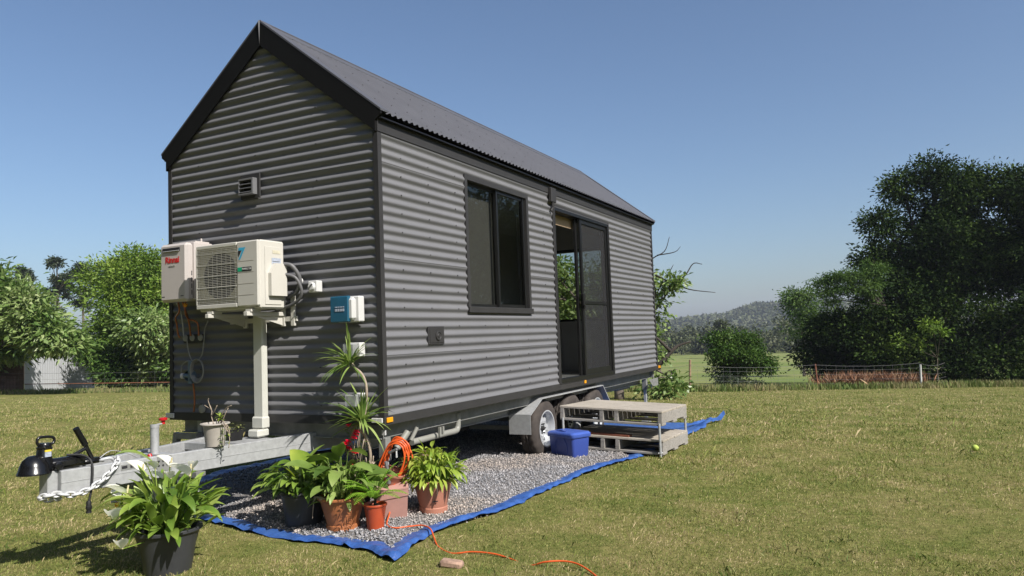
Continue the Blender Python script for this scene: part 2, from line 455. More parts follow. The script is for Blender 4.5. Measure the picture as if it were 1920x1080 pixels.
# tarpaulin outline -------------------------------------------------------------
def interp(t, pts):
    return np.interp(t, [p[0] for p in pts], [p[1] for p in pts])
TR = [(-.80, .70), (-.55, .63), (-.27, .56), (0, .60), (.43, .70), (1.0, .72), (1.72, .74), (2.6, .82), (3.12, .95), (4, 1.02), (5.5, 1.0), (6.6, .98), (7.2, .9)]
TL = [(-.8, -2.45), (0, -2.65), (1, -3.05), (4, -3.1), (7.2, -3.0)]
TF = [(-2.6, -.10), (-1.45, -.47), (-.85, -.60), (-.5, -.66), (-.24, -.72), (-.05, -.67), (.14, -.70), (.40, -.71), (.54, -.80), (.70, -.86)]
def front_y(x): return interp(x, TF)
def right_x(y): return interp(y, TR)
def left_x(y): return interp(y, TL)
def in_tarp(x, y, m=0.0):
    return (y > front_y(x) + m) & (x < right_x(y) - m) & (x > left_x(y) + m) & (y < 6.9 - m)

# ------------------------------------------------------------------ grass blades (uncountable)
def build_grass():
    """blades spread by bearing and range from the viewing side so that nearer turf is denser"""
    N = 800000
    d = np.exp(rng.uniform(math.log(2.6), math.log(36), N)); a = rng.uniform(-.74, .74, N) + .02
    fa = math.atan2(fx.x, fx.y)
    x = CAM.x + d * np.sin(a + fa); y = CAM.y + d * np.cos(a + fa)
    keep = ~in_tarp(x, y, -.015); keep &= (y < 36)
    x, y, d = x[keep], y[keep], d[keep]; n = len(x)
    z = gz(x, y)
    patch = np.array([nz(px * .9, py * .9, 3.1) for px, py in zip(x[::1], y[::1])])
    sc = np.clip(d / 6.5, .7, 3.2)
    h = rng.gamma(4, .0034, n) * (1 + .7 * patch) * np.clip(sc, .9, 1.7); tall = rng.random(n) < .012; h[tall] *= 2.3
    wd = rng.uniform(.002, .0038, n) * sc
    az = rng.uniform(0, 2 * math.pi, n); lean = rng.uniform(.15, 1.3, n)
    dx, dy = np.cos(az), np.sin(az); px, py = -dy, dx
    hx = h * np.sin(lean); hz = h * np.cos(lean)
    V = np.empty((n, 4, 3))
    V[:, 0] = np.stack([x - px * wd / 2, y - py * wd / 2, z - .003], 1)
    V[:, 1] = np.stack([x + px * wd / 2, y + py * wd / 2, z - .003], 1)
    V[:, 2] = np.stack([x + dx * hx * .45 + px * wd * .4, y + dy * hx * .45 + py * wd * .4, z + hz * .7], 1)
    V[:, 3] = np.stack([x + dx * hx, y + dy * hx, z + hz * .95], 1)
    F = np.arange(n * 4).reshape(n, 4)
    o = np_mesh('grass', V.reshape(-1, 3), F, M_BLADE)
    o['kind'] = 'stuff'; tag(o, 'short patchy green and straw coloured grass over the whole lawn', 'grass')
build_grass()

def stuff_tufts(name, label, pts, hmin, hmax, wd, m, lean=.6, cat='grass'):
    """tall grass or dry stalks: pts (n,2)"""
    n = len(pts); x, y = pts[:, 0], pts[:, 1]; z = gz(x, y)
    h = rng.uniform(hmin, hmax, n); az = rng.uniform(0, 6.283, n); ln = rng.uniform(0, lean, n)
    dx, dy = np.cos(az), np.sin(az); a2 = rng.uniform(0, 6.283, n); px, py = np.cos(a2), np.sin(a2); w2 = wd * rng.uniform(.6, 1.4, n) / 2
    V = np.empty((n, 4, 3))
    V[:, 0] = np.stack([x - px * w2, y - py * w2, z - .02], 1); V[:, 1] = np.stack([x + px * w2, y + py * w2, z - .02], 1)
    V[:, 2] = np.stack([x + dx * h * np.sin(ln) * .5 + px * w2 * .8, y + dy * h * np.sin(ln) * .5 + py * w2 * .8, z + h * np.cos(ln) * .65], 1)
    V[:, 3] = np.stack([x + dx * h * np.sin(ln), y + dy * h * np.sin(ln), z + h * np.cos(ln)], 1)
    o = np_mesh(name, V.reshape(-1, 3), np.arange(n * 4).reshape(n, 4), m)
    o['kind'] = 'stuff'; tag(o, label, cat); return o
M_TALLG = leafmat('rank_grass', [(.06, .11, .02), (.12, .17, .04), (.22, .21, .09), (.30, .25, .13)], .2, .7, .8)
M_DRYG = leafmat('dry_brown_stalks', [(.07, .035, .02), (.16, .075, .04), (.26, .14, .08), (.36, .25, .15)], .1, .8, 1.5)

# ------------------------------------------------------------------ the tiny house
W, L, H = 2.4, 7.313, 2.387
RIDGE, EO, EZ = 3.434, .06, 2.448          # ridge height, eave overhang, eave height
PITCH = .0762; AMP = .0092
SL = (RIDGE - EZ) / (W / 2 + EO)
def roofz(x): return RIDGE - SL * abs(x + W / 2)
def corr(z, z0=.07, cover=.762):
    """offset of corrugated sheet from its mid plane at height z, with the lap step between sheets"""
    t = (z - z0) / PITCH
    lap = ((z - z0 + .30) % cover) / cover
    return AMP * math.cos(2 * math.pi * t) + .005 * (1 - lap)
def corr_wall(mb, put, z0, z1, spans, screws=None):
    """horizontal corrugated cladding. put(u, out, z) -> xyz, spans(z) -> list of (u0, u1)"""
    st = PITCH / 12; n = int((z1 - z0) / st) + 1
    zs = [z0 + i * st for i in range(n)] + [z1]
    for i in range(len(zs) - 1):
        za, zb = zs[i], zs[i + 1]
        if zb - za < 1e-6: continue
        sp = spans((za + zb) / 2); sa = spans(za) if len(spans(za)) == len(sp) else sp; sb = spans(zb) if len(spans(zb)) == len(sp) else sp
        for (a, b), (c, d) in zip(sa, sb):
            if b - a < .002 and d - c < .002: continue
            mb.add([put(a, corr(za), za), put(b, corr(za), za), put(d, corr(zb - 1e-6), zb), put(c, corr(zb - 1e-6), zb)], [(0, 1, 2, 3)])
house = thing('tiny_house', 'dark grey corrugated steel tiny house with a steep gable roof standing on the trailer', 'tiny house', (-1.2, 3.65, 0))
WIN = (1.317, 2.668, .875, 2.183); DOOR = (3.352, 5.210, .066, 2.150)
BWIN = (-1.80, -.70, .84, 2.09)

def screws(mb, put, us, zs, ok, r=.007):
    for u in us:
        for z in zs:
            if not ok(u, z): continue
            c = []
            for k in range(6):
                a = k * math.pi / 3; c.append((u + r * math.cos(a), z + r * math.sin(a)))
            o = AMP + .001
            vs = [put(a, o - .004, b) for a, b in c] + [put(u + (a - u) * .7, o + .006, z + (b - z) * .7) for a, b in c]
            mb.add(vs, [tuple(range(6, 12))] + [(i, (i + 1) % 6, 6 + (i + 1) % 6, 6 + i) for i in range(6)])
def crest(k): return .07 + k * PITCH
# right side wall (faces +X)
def side_spans(z):
    s = [(.045, 3.327)] if not (WIN[2] < z < WIN[3]) else [(.045, WIN[0]), (WIN[1], 3.327)]
    return s + ([(DOOR[1], L - .03)] if z < DOOR[3] else [(3.36, L - .03)])
mb = MB(); put = lambda u, o, z: (o - AMP, u, z)
corr_wall(mb, put, .07, 2.292, side_spans)
ok = lambda u, z: not (WIN[0] - .08 < u < WIN[1] + .08 and WIN[2] - .05 < z < WIN[3] + .05) and not (3.25 < u < DOOR[1] + .06) and not (.56 < u < .92 and .55 < z < .8)
wall_r = mb.build('side_wall', M_WALL, house, 180)
mb = MB(); screws(mb, put, [.30, .70, 1.14, 1.62, 2.1, 2.55, 3.05, 5.5, 6.1, 6.7], [crest(k) for k in range(1, 29, 2)], ok)
mb.fold(wall_r, M_TRIM, house)
# front gable wall (faces -Y)
def gable_spans(z):
    lim = (RIDGE - .13 - z) / SL
    a, b = max(-W + .02, -W / 2 - lim), min(-.035, -W / 2 + lim)
    return [(a, b)] if b > a else []
mb = MB(); putf = lambda u, o, z: (u, -o + AMP, z)
corr_wall(mb, putf, .07, 3.30, gable_spans)
front = mb.build('front_wall', M_WALL, house, 180)
mb = MB(); screws(mb, putf, [-2.0, -1.3, -.62], [crest(k) for k in range(1, 41, 4)], lambda u, z: z < roofz(u) - .3 and not (-2.2 < u < -.8 and .9 < z < 1.6))
mb.fold(front, M_BLACK, house)
# left wall and rear gable
mb = MB(); corr_wall(mb, lambda u, o, z: (-W - o + AMP, u, z), .07, 2.38, lambda z: [(.02, L - .02)])
mb.build('side_wall', M_WALL, house, 180)
def rear_spans(z):
    g = gable_spans(z)
    if not g: return g
    a, b = g[0]
    return [(a, BWIN[0]), (BWIN[1], b)] if BWIN[2] < z < BWIN[3] else [(a, b)]
mb = MB(); corr_wall(mb, lambda u, o, z: (u, L + o - AMP, z), .07, 3.30, rear_spans)
mb.build('rear_wall', M_WALL, house, 180)
# roof sheets (corrugations run down the slope)
def roof(sign, name):
    mb = MB(); y0, y1 = -.01, L + .03; st = PITCH / 8; n = int((y1 - y0) / st)
    nx, nzz = SL / math.hypot(1, SL), 1 / math.hypot(1, SL)
    rows = [0, .35, .7, 1.0]
    for i in range(n + 1):
        y = y0 + i * st; o = AMP * math.cos(2 * math.pi * y / PITCH)
        for t in rows:
            dx = .03 + t * (W / 2 + EO - .03 + .012)
            mb.v.append((-W / 2 + sign * (dx + nx * o), y, RIDGE - SL * dx - .012 + nzz * o))
    k = len(rows)
    for i in range(n):
        for j in range(k - 1):
            a = i * k + j; mb.f.append((a, a + 1, a + k + 1, a + k))
    ob = mb.build(name, M_ROOF, house, 180)
    mb = MB()
    for i in range(1, 31):
        y = y0 + i * PITCH * 3; y = round(y / PITCH) * PITCH
        for t in (.1, .33, .56, .8, .96):
            dx = t * (W / 2 + EO)
            mb.box((-W / 2 + sign * (dx + nx * .011), y, RIDGE - SL * dx - .012 + nzz * .011), (.007, .007, .004))
    mb.fold(ob, M_TRIM, house)
    return ob
roof(1, 'roof'); roof(-1, 'roof')
mb = MB()
for s in (1, -1):
    q = [(-W / 2, RIDGE + .006), (-W / 2 + s * .13, RIDGE + .006 - SL * .13), (-W / 2 + s * .13, RIDGE - SL * .13 - .012), (-W / 2, RIDGE - .014)]
    mb.prism([(x, -.026, z) for x, z in q][::s], (0, L + .06, 0))
mb.tube([(-W / 2, -.024, RIDGE + .004), (-W / 2, L + .034, RIDGE + .004)], .011, 8)
mb.build('ridge_cap', M_ROOF, house)
# barge boards with folded top flange, front and rear
for yy, sg in ((-.030, -1), (L + .014, 1)):
    for s in (1, -1):
        X = lambda x: -W / 2 + s * (x + W / 2)
        q = [(-W / 2 + .004, RIDGE - .004), (EO, EZ), (EO, EZ - .035), (.004, 2.372), (.004, 2.285), (0, 2.285), (-W / 2 + .004, RIDGE - .213)]
        mb = MB(); mb.prism([(X(x), yy, z) for x, z in q][::s], (0, .016, 0))
        bo = mb.build('barge_board', M_BARGE, house)
        mb = MB()
        q = [(-W / 2 + .01, RIDGE + .004), (EO + .004, EZ + .006), (EO + .004, EZ - .010), (-W / 2 + .01, RIDGE - .014)]
        y_a = yy - .003 if sg < 0 else yy + .019
        mb.prism([(X(x), y_a, z) for x, z in q][::s], (0, .115 * -sg, 0))
        mb.build('barge_flashing', M_ROOF, bo)
mb = MB(); mb.add([(-W / 2 - .012, -.036, RIDGE + .003), (-W / 2 + .012, -.036, RIDGE + .003), (-W / 2, -.034, RIDGE - .20), (-W / 2, -.046, RIDGE + .003)], [(0, 2, 3), (3, 2, 1), (0, 3, 1)])
mb.build('apex_flashing', M_WALL, house)
# fascia under the eaves, soffit
for s in (1, -1):
    X = lambda x: -W / 2 + s * (x + W / 2)
    mb = MB(); a, b = sorted((X(.012), X(-.02)))
    mb.b2((a, -.010, 2.288), (b, L + .010, 2.384)); mb.build('fascia', M_TRIM, house)
    mb = MB(); a, b = sorted((X(.052), X(-.02))); mb.b2((a, -.008, 2.386), (b, L + .008, 2.394)); mb.build('soffit', M_BLACK, house)
# corner and base trims
for (cx, cy) in ((0, 0), (-W, 0), (0, L), (-W, L)):
    sx = 1 if cx == 0 else -1; sy = -1 if cy == 0 else 1
    mb = MB()
    e = .006
    mb.b2((cx + sx * e, cy + sy * e, .071), (cx - sx * .003, cy - sy * .044, 2.287))
    mb.b2((cx - sx * .0035, cy + sy * e, .071), (cx - sx * .040, cy - sy * .003, 2.287))
    mb.build('corner_trim', M_TRIM, house)
base = MB()
base.b2((.008, -.008, 0), (-.02, 3.340, .069)); base.b2((.008, 3.341, 0), (-.02, 5.23, .058)); base.b2((.008, 5.231, 0), (-.02, L + .008, .069))
base.b2((-.021, -.008, 0), (-W - .008, .02, .0695)); base.b2((-W - .008, .021, 0), (-W + .02, L + .008, .069)); base.b2((-.021, L - .02, 0), (-W + .0205, L + .008, .0695))
base.build('base_trim', M_TRIM, house)
# vertical flashing beside the door with the bracket at its head
mb = MB(); mb.b2((.006, 3.322, .070), (-.02, 3.356, 2.34)); mb.build('door_flashing', M_TRIM, house)
mb = MB(); mb.b2((.050, 3.205, 2.185), (.013, 3.345, 2.352), .004); mb.b2((.046, 3.325, 2.352), (.013, 3.33, 2.185)); mb.tube([(.03, 3.27, 2.19), (.03, 3.275, 2.12), (.02, 3.25, 2.08)], .016, 8)
mb.build('rain_head', M_TRIM, house)
# lining: floor, inner walls, ceiling
fl = MB(); fl.b2((-W + .03, .03, .0), (-.025, L - .03, .058)); fl.build('floor', M_INTD, house)
ins = MB(); t = .09
def rects(u0, u1, z0, z1, holes):
    us = sorted({u0, u1, *[h[0] for h in holes], *[h[1] for h in holes]}); zs = sorted({z0, z1, *[h[2] for h in holes], *[h[3] for h in holes]})
    for a, b in zip(us, us[1:]):
        for c, d in zip(zs, zs[1:]):
            if any(h[0] <= a and b <= h[1] and h[2] <= c and d <= h[3] for h in holes): continue
            yield a, b, c, d
for a, b, c, d in rects(t, L - t, .059, 2.36, [WIN, (DOOR[0], DOOR[1], .059, DOOR[3])]):
    ins.poly([(-t, a, c), (-t, a, d), (-t, b, d), (-t, b, c)])
for h in (WIN, DOOR):
    for z in (h[2], h[3]): ins.poly([(-.022, h[0], z), (-t, h[0], z), (-t, h[1], z), (-.022, h[1], z)])
    for y in (h[0], h[1]): ins.poly([(-.022, y, h[2]), (-t, y, h[2]), (-t, y, h[3]), (-.022, y, h[3])])
ins.poly([(-W + t, t, .059), (-W + t, L - t, .059), (-W + t, L - t, 2.36), (-W + t, t, 2.36)])
for a, b, c, d in rects(-W + t, -t, .059, 2.36, [BWIN]):
    ins.poly([(a, L - t, c), (b, L - t, c), (b, L - t, d), (a, L - t, d)])
for z in (BWIN[2], BWIN[3]): ins.poly([(BWIN[0], L - t, z), (BWIN[1], L - t, z), (BWIN[1], L - .022, z), (BWIN[0], L - .022, z)])
for x in (BWIN[0], BWIN[1]): ins.poly([(x, L - t, BWIN[2]), (x, L - .022, BWIN[2]), (x, L - .022, BWIN[3]), (x, L - t, BWIN[3])])
ins.poly([(-W + t, t, .059), (-t, t, .059), (-t, t, 2.36), (-W / 2, t, 3.25), (-W + t, t, 2.36)])
ins.poly([(-W + t, L - t, 2.36), (-t, L - t, 2.36), (-W / 2, L - t, 3.25)])
ins.poly([(-W + t, t, 2.36), (-W / 2, t, 3.25), (-W / 2, L - t, 3.25), (-W + t, L - t, 2.36)])
ins.poly([(-t, t, 2.36), (-t, L - t, 2.36), (-W / 2, L - t, 3.25), (-W / 2, t, 3.25)])
ins.build('lining', M_INT, house)
cab = MB()
cab.b2((-2.28, 6.3, .06), (-.75, 7.21, .80)); cab.b2((-2.3, 6.27, .8), (-.73, 7.215, .835))
for k in range(3): cab.b2((-2.2 + k * .5, 6.285, .12 + 0), (-1.74 + k * .5, 6.299, .74))
cab.build('cabinet', M_INTD, house)
mb = MB(); mb.b2((-2.3, 4.6, .06), (-1.6, 6.1, .5)); mb.build('daybed', M_INT, house)
# front window: outer flange, sashes, panes, sill, blind
win = MB(); y0, y1, z0, z1 = WIN
def ring(mb, y0, y1, z0, z1, wd, xa, xb, wb=None):
    wb = wd if wb is None else wb
    mb.b2((xa, y0, z0), (xb, y0 + wd, z1)); mb.b2((xa, y1 - wd, z0), (xb, y1, z1))
    mb.b2((xa, y0 + wd, z1 - wd), (xb, y1 - wd, z1)); mb.b2((xa, y0 + wd, z0), (xb, y1 - wd, z0 + wb))
ring(win, y0, y1, z0, z1, .048, .004, -.085, .06)
wf = win.build('window', M_TRIM, house)
mb = MB(); mb.b2((.022, y0 - .005, z0 + .002), (.0045, y1 + .01, z0 + .058), .003); mb.build('sill', M_TRIM, wf)
mb = MB(); ym = (y0 + y1) / 2; ring(mb, y0 + .05, ym + .02, z0 + .062, z1 - .05, .028, -.052, -.078)
mb.build('sash', M_BLACK, wf)
mb = MB(); ring(mb, ym - .02, y1 - .05, z0 + .062, z1 - .05, .032, -.022, -.050); mb.b2((-.012, y1 - .115, z0 + .063), (-.0215, y1 - .10, z1 - .05)); mb.build('sash', M_BLACK, wf)
mb = MB(); mb.b2((-.063, y0 + .07, z0 + .08), (-.067, ym, z1 - .07)); mb.build('pane', M_GLASS, wf)
mb = MB(); mb.b2((-.034, ym, z0 + .08), (-.038, y1 - .07, z1 - .07)); mb.build('pane', M_GLASS, wf)
mb = MB(); mb.b2((-.120, y0 - .02, z0 - .02), (-.124, ym + .05, z1 + .03)); mb.build('blind', M_BLIND, wf)
mb = MB(); mb.bar((-.30, 2.963, 2.05), (-.30, 3.012, .99), .012, .02); mb.build('white_strip', M_WHITEP, wf)  # thin white strip added for the pale upright line behind the right pane
# sliding door
dy0, dy1, dz0, dz1 = DOOR
dr = MB(); ring(dr, dy0 + .005, dy1, dz0, dz1, .040, .004, -.095, .05); door = dr.build('sliding_door', M_BLACK, house)
mb = MB(); ring(mb, dy0 - .0, dy1 + .018, dz0 - .004, dz1 + .022, .018, .011, .0045, .003); mb.build('door_surround', M_TRIM, door)
def leaf_frame(y0, y1, x, m, mid=None, st=.055):
    mb = MB(); ring(mb, y0, y1, dz0 + .045, dz1 - .042, st, x, x - .028, .08)
    if mid: mb.b2((x - .004, y0 + st, mid), (x - .024, y1 - st, mid + .035))
    return mb.build('door_leaf', m, door)
lf = leaf_frame(4.20, 5.165, -.014, M_BLACK, 1.02)
mb = MB(); mb.b2((-.026, 4.255, dz0 + .12), (-.028, 5.11, dz1 - .10)); mb.build('screen', M_SCREEN, lf)
lf2 = leaf_frame(4.14, 5.165, -.055, M_BLACK)
mb = MB(); mb.b2((-.066, 4.195, dz0 + .12), (-.072, 5.11, dz1 - .10)); mb.build('pane', M_GLASS, lf2)
mb = MB(); mb.b2((.010, 4.200, .95), (-.013, 4.228, 1.13), .004); mb.b2((.024, 4.150, 1.0), (-.010, 4.199, 1.15), .006); mb.build('handle', M_BLACK, lf)
mb = MB(); mb.tube([(-.17, 3.35, 2.085), (-.17, 5.2, 2.085)], .045, 12); mb.b2((-.12, 3.4, 1.985), (-.124, 5.15, 2.075)); mb.build('blind_roll', M_TAN, door)
# rear window
mb = MB(); a, b, c, d = BWIN
for lo, hi in (((a, L + .004, c), (a + .05, L - .085, d)), ((b - .05, L + .004, c), (b, L - .085, d)), ((a + .05, L + .004, d - .05), (b - .05, L - .085, d)), ((a + .05, L + .004, c), (b - .05, L - .085, c + .05))): mb.b2(lo, hi)
rw = mb.build('window', M_BLACK, house)
mb = MB(); mb.b2((a + .05, L - .04, c + .05), (b - .05, L - .044, d - .05)); mb.build('pane', M_GLASS, rw)
# service hatch in the side wall
mb = MB(); mb.b2((.013, .622, .598), (-.008, .868, .752), .003); mb.b2((.0165, .640, .614), (.0135, .850, .736)); hatch = mb.build('inlet_hatch', M_TRIM, house)
mb = MB(); mb.lathe([(.040, .0), (.042, .006), (.034, .010), (.030, .005), (.016, .005), (.012, .009), (0, .009)], (.017, .765, .672), 24, 'x'); mb.build('cap', M_TRIM, hatch, 40)
# marker lights and reflectors on the base trim
for lo, hi, m in (((-.052, -.022, .020), (-.006, -.0085, .056), M_WHITEP), ((-.108, -.022, .020), (-.052, -.0085, .056), M_WHITEP), ((-W - .045, -.022, .018), (-W + .06, -.0085, .060), M_WHITEP)):
    MB().b2(lo, hi, .003).build('marker_light', m, house)
for y, z in ((.012, .018), (4.07, .020), (L - .01, .03)):
    MB().b2((.020, y, z), (.0085, y + (.075 if y < 1 else .055), z + .038), .003).build('marker_light', M_YEL, house)
MB().b2((.03, L + .02, .03), (-.02, L + .06, .07), .004).build('marker_light', M_YEL, house)

# gable vent (a louvred cowl)
vent = thing('wall_vent', 'small dark square louvred vent high on the front gable wall', 'vent', (-1.34, 0, 2.0))
mb = MB(); mb.b2((-1.455, -.012, 1.905), (-1.232, -.026, 2.118), .002); mb.build('backing_plate', M_TRIM, vent)
mb = MB(); mb.b2((-1.430, -.0265, 2.060), (-1.262, -.075, 2.075)); mb.b2((-1.430, -.0265, 1.935), (-1.262, -.075, 1.947)); mb.b2((-1.278, -.0265, 1.9475), (-1.262, -.075, 2.0595)); mb.b2((-1.430, -.0265, 1.9475), (-1.424, -.075, 2.0595))
mb.build('hood', M_WALL, vent)
for k in range(3):
    mb = MB(); z = 1.965 + k * .034; mb.box((-1.352, -.055, z), (.14, .045, .004), Matrix.Rotation(R(28), 3, 'X')); mb.build('louvre', M_WALL, vent)

# ------------------------------------------------------------------ the trailer
trailer = thing('trailer', 'galvanised three axle trailer with an A frame drawbar carrying the tiny house', 'trailer', (-1.2, 2.6, GZ))
mb = MB(); mb.b2((-.115, .10, -.118), (-.165, 7.28, -.004)); mb.b2((-.109, .10, -.118), (-.1155, 7.28, -.110))
mb.build('side_rail', M_GALVD, trailer)
mb = MB(); mb.b2((-W + .115, .10, -.118), (-W + .165, 7.28, -.004)); mb.build('side_rail', M_GALVD, trailer)
mb = MB(); mb.b2((-.080, .085, -.118), (-W + .08, .0945, -.004)); mb.b2((-.080, .055, -.012), (-W + .08, .0845, -.004)); mb.b2((-.080, .055, -.118), (-W + .08, .0845, -.110)); mb.build('front_rail', M_GALVD, trailer)
mb = MB(); mb.b2((-.061, 7.23, -.118), (-W + .061, 7.28, -.004)); mb.build('rear_rail', M_GALVD, trailer)
for x in (-.30, -W + .30):
    mb = MB(); mb.b2((x - .025, .06, -.205), (x + .025, 7.2, -.0045)); mb.b2((x - .05, .06, -.213), (x + .05, 7.2, -.2055)); mb.build('main_beam', M_GALV, trailer)
for k in range(11):
    y = .55 + k * .62; MB().b2((-.33, y, -.10), (-W + .33, y + .04, -.0045)).build('cross_member', M_GALVD, trailer)
# drawbar
for s in (1, -1):
    X = lambda x: -1.2 + s * (x + 1.2)
    mb = MB(); p = Vector((X(-1.135), -1.80, -.156)); q = Vector((X(-.715), .45, -.156))
    mb.bar(p, q, .05, .148, bev=.004)
    d = (q - p).normalized(); nrm = Vector((d.y, -d.x, 0)) * s
    mb.bar(p + nrm * .0262 + Vector((0, 0, 0)), q + nrm * .0262, .0026, .004)
    beam = mb.build('drawbar_beam', M_GALV, trailer)
    if s > 0:
        mb = MB(); c = p + d * .36 + nrm * .0262 + Vector((0, 0, .035)); mb.bar(c, c + d * .21, .003, .035)
        mb.bar(p + d * .60 + nrm * .0262 + Vector((0, 0, .02)), p + d * .70 + nrm * .0262 + Vector((0, 0, .02)), .004, .10)
        lp = mb.build('label_plate', M_GALVD, beam)
        mb = MB()
        for a_, b_ in ((.365, .40), (.42, .47), (.48, .53), (.54, .565)): mb.bar(p + d * a_ + nrm * .0282 + Vector((0, 0, .035)), p + d * b_ + nrm * .0282 + Vector((0, 0, .037)), .002, .018)
        for k in range(6): mb.lathe([(.006, -.002), (.006, .003), (0, .003)], p + d * (.61 + .03 * (k % 3)) + nrm * .030 + Vector((0, 0, .04 - .03 * (k // 3))), 8, 'x')
        mb.build('print', M_INK, lp)
mb = MB(); mb.b2((-1.245, -1.86, -.230), (-1.155, -1.795, -.082), .004); mb.build('drawbar_nose', M_GALV, trailer); MB().b2((-1.30, -1.12, -.222), (-1.10, -1.02, -.090)).build('jockey_mount', M_GALV, trailer)
mb = MB(); mb.b2((-1.48, -.62, -.14), (-.92, -.56, -.09)); mb.b2((-1.40, -.55, -.13), (-1.00, -.05, -.12)); mb.build('drawbar_tray', M_GALV, trailer)
# coupling
cp = MB()
cp.lathe([(.004, .075), (.035, .070), (.062, .048), (.080, .012), (.088, -.022), (.094, -.030), (.094, -.038), (.078, -.040), (0, -.036)], (-1.2, -1.915, -.048), 32)
cp.lathe([(.060, -.03), (.052, .01), (.043, .05), (.041, .085), (.044, .088), (.044, .098), (.039, .10), (.039, .118), (.034, .124), (0, .124)], (-1.2, -1.860, -.03), 28, rot=Matrix.Rotation(R(-4), 3, 'X'))
cp.b2((-1.243, -1.86, -.0815), (-1.157, -1.60, -.012), .02); cp.b2((-1.235, -1.62, -.0815), (-1.165, -1.50, -.045), .012)
cp.lathe([(.026, -.012), (.026, .01), (.018, .014), (0, .014)], (-1.145, -1.80, -.055), 16, 'x')
cp.tube(catmull([(-1.2, -1.800, -.09), (-1.2, -1.845, -.12), (-1.2, -1.83, -.19), (-1.2, -1.79, -.21)], 6), .012, 8)
coup = cp.build('coupling', M_GLOSSBLK, trailer, 45)
mb = MB(); mb.tube(catmull([(-1.2, -1.885, .080), (-1.2, -1.898, .100), (-1.2, -1.893, .124), (-1.2, -1.870, .131), (-1.2, -1.815, .126), (-1.2, -1.793, .112), (-1.2, -1.797, .090), (-1.2, -1.825, .074)], 6), .0085, 10); mb.build('lift_handle', M_GLOSSBLK, coup, 60)
mb = MB(); mb.tube([(-1.19, -1.547, -.06), (-1.19, -1.60, .05)], .013, 10); mb.tube([(-1.19, -1.597, .045), (-1.19, -1.662, .160)], .019, 12); mb.tube([(-1.19, -1.585, .028), (-1.19, -1.69, -.015), (-1.19, -1.72, -.03)], .011, 10)
mb.build('brake_lever', M_GLOSSBLK, coup, 40)
mb = MB(); mb.b2((-1.158, -1.878, .012), (-1.150, -1.840, .042)); mb.build('label', M_LABEL, coup); mb = MB(); mb.b2((-1.158, -1.878, .043), (-1.149, -1.840, .054)); mb.build('label', M_YLABEL, coup)
# chain: alternating oval links
def chain(pts, link=.038, r=.0075):
    P = catmull(pts, 14); mb = MB(); acc = 0; last = P[0]; k = 0
    for p in P[1:]:
        while (p - last).length >= link:
            d = (p - last).normalized(); nx_ = last + d * link; c = (last + nx_) / 2; last = nx_; k += 1
            u = d.cross(Vector((0, 0, 1)) if abs(d.z) < .9 else Vector((1, 0, 0))).normalized(); v = d.cross(u)
            s_ = u if k % 2 else v
            lp = []
            for i in range(13):
                a = 2 * math.pi * i / 12; lp.append(c + d * math.cos(a) * link * .78 + s_ * math.sin(a) * link * .42)
            mb.tube(lp, r, 6, False)
    return mb
mb = chain([(-1.11, -1.44, -.060), (-1.06, -1.46, -.055), (-1.022, -1.50, -.09), (-1.030, -1.57, -.16), (-1.048, -1.66, -.215), (-1.08, -1.74, -.238), (-1.12, -1.82, -.22), (-1.16, -1.885, -.225), (-1.20, -1.88, -.245), (-1.17, -1.82, -.255), (-1.13, -1.76, -.25), (-1.14, -1.85, -.235)])
mb.build('safety_chain', M_CHAIN, trailer, 60)
mb = MB(); mb.tube(catmull([(-1.10, -1.46, -.075), (-1.09, -1.50, -.05), (-1.12, -1.54, -.06), (-1.15, -1.5, -.07)], 6), .009, 8); mb.build('shackle', M_CHAIN, trailer, 60)
mb = MB(); mb.tube(catmull([(-1.2, -1.50, -.06), (-1.19, -1.42, -.02), (-1.17, -1.32, -.05), (-1.15, -1.25, -.09)], 8), .003, 6); mb.build('breakaway_cable', M_GALV, trailer, 60)
mb = MB(); mb.tube(catmull([(-1.19, -1.72, -.0), (-1.13, -1.655, -.010), (-1.075, -1.630, -.06), (-1.06, -1.64, -.20), (-1.06, -1.66, -.30)], 8), .0075, 8); mb.lathe([(.012, .0), (.015, -.01), (.015, -.03), (.018, -.032), (.018, -.05), (.014, -.055), (.017, -.075), (.0, -.075)], (-1.06, -1.66, -.290), 14)
mb.build('trailer_plug', M_RUB, trailer, 50)
mb = MB(); mb.tube([(-1.08, -1.45, -.23), (-1.08, -1.45, -.34)], .014, 8); mb.tube([(-1.08, -1.49, -.33), (-1.08, -1.42, -.345)], .012, 8); mb.build('drain_tap', M_GALV, trailer, 40)
MB().tube([(-1.08, -1.455, -.345), (-1.08, -1.455, -.370)], .013, 8).build('drain_tap', M_YEL, trailer)
# jockey post with crank
mb = MB(); mb.tube([(-1.2, -1.08, -.42), (-1.2, -1.08, -.16)], .021, 14); mb.tube([(-1.2, -1.08, -.17), (-1.2, -1.08, .095)], .029, 18); mb.tube([(-1.2, -1.08, .090), (-1.2, -1.08, .112)], .031, 18)
jk = mb.build('jockey_post', M_GALV, trailer, 40)
mb = MB(); mb.tube([(-1.2, -1.08, .108), (-1.2, -1.01, .112)], .006, 8); mb.build('crank', M_GALV, jk, 40)
mb = MB(); mb.lathe([(.0, .0), (.013, .0), (.013, .022), (.028, .028), (.030, .042), (.018, .046), (0, .046)], (-1.2, -1.010, .108), 14); mb.build('knob', M_RED, jk, 40)
mb = MB(); mb.tube([(-1.165, -1.15, -.085), (-1.13, -1.145, -.15)], .015, 12); mb.build('lever_grip', M_RED, jk, 40)
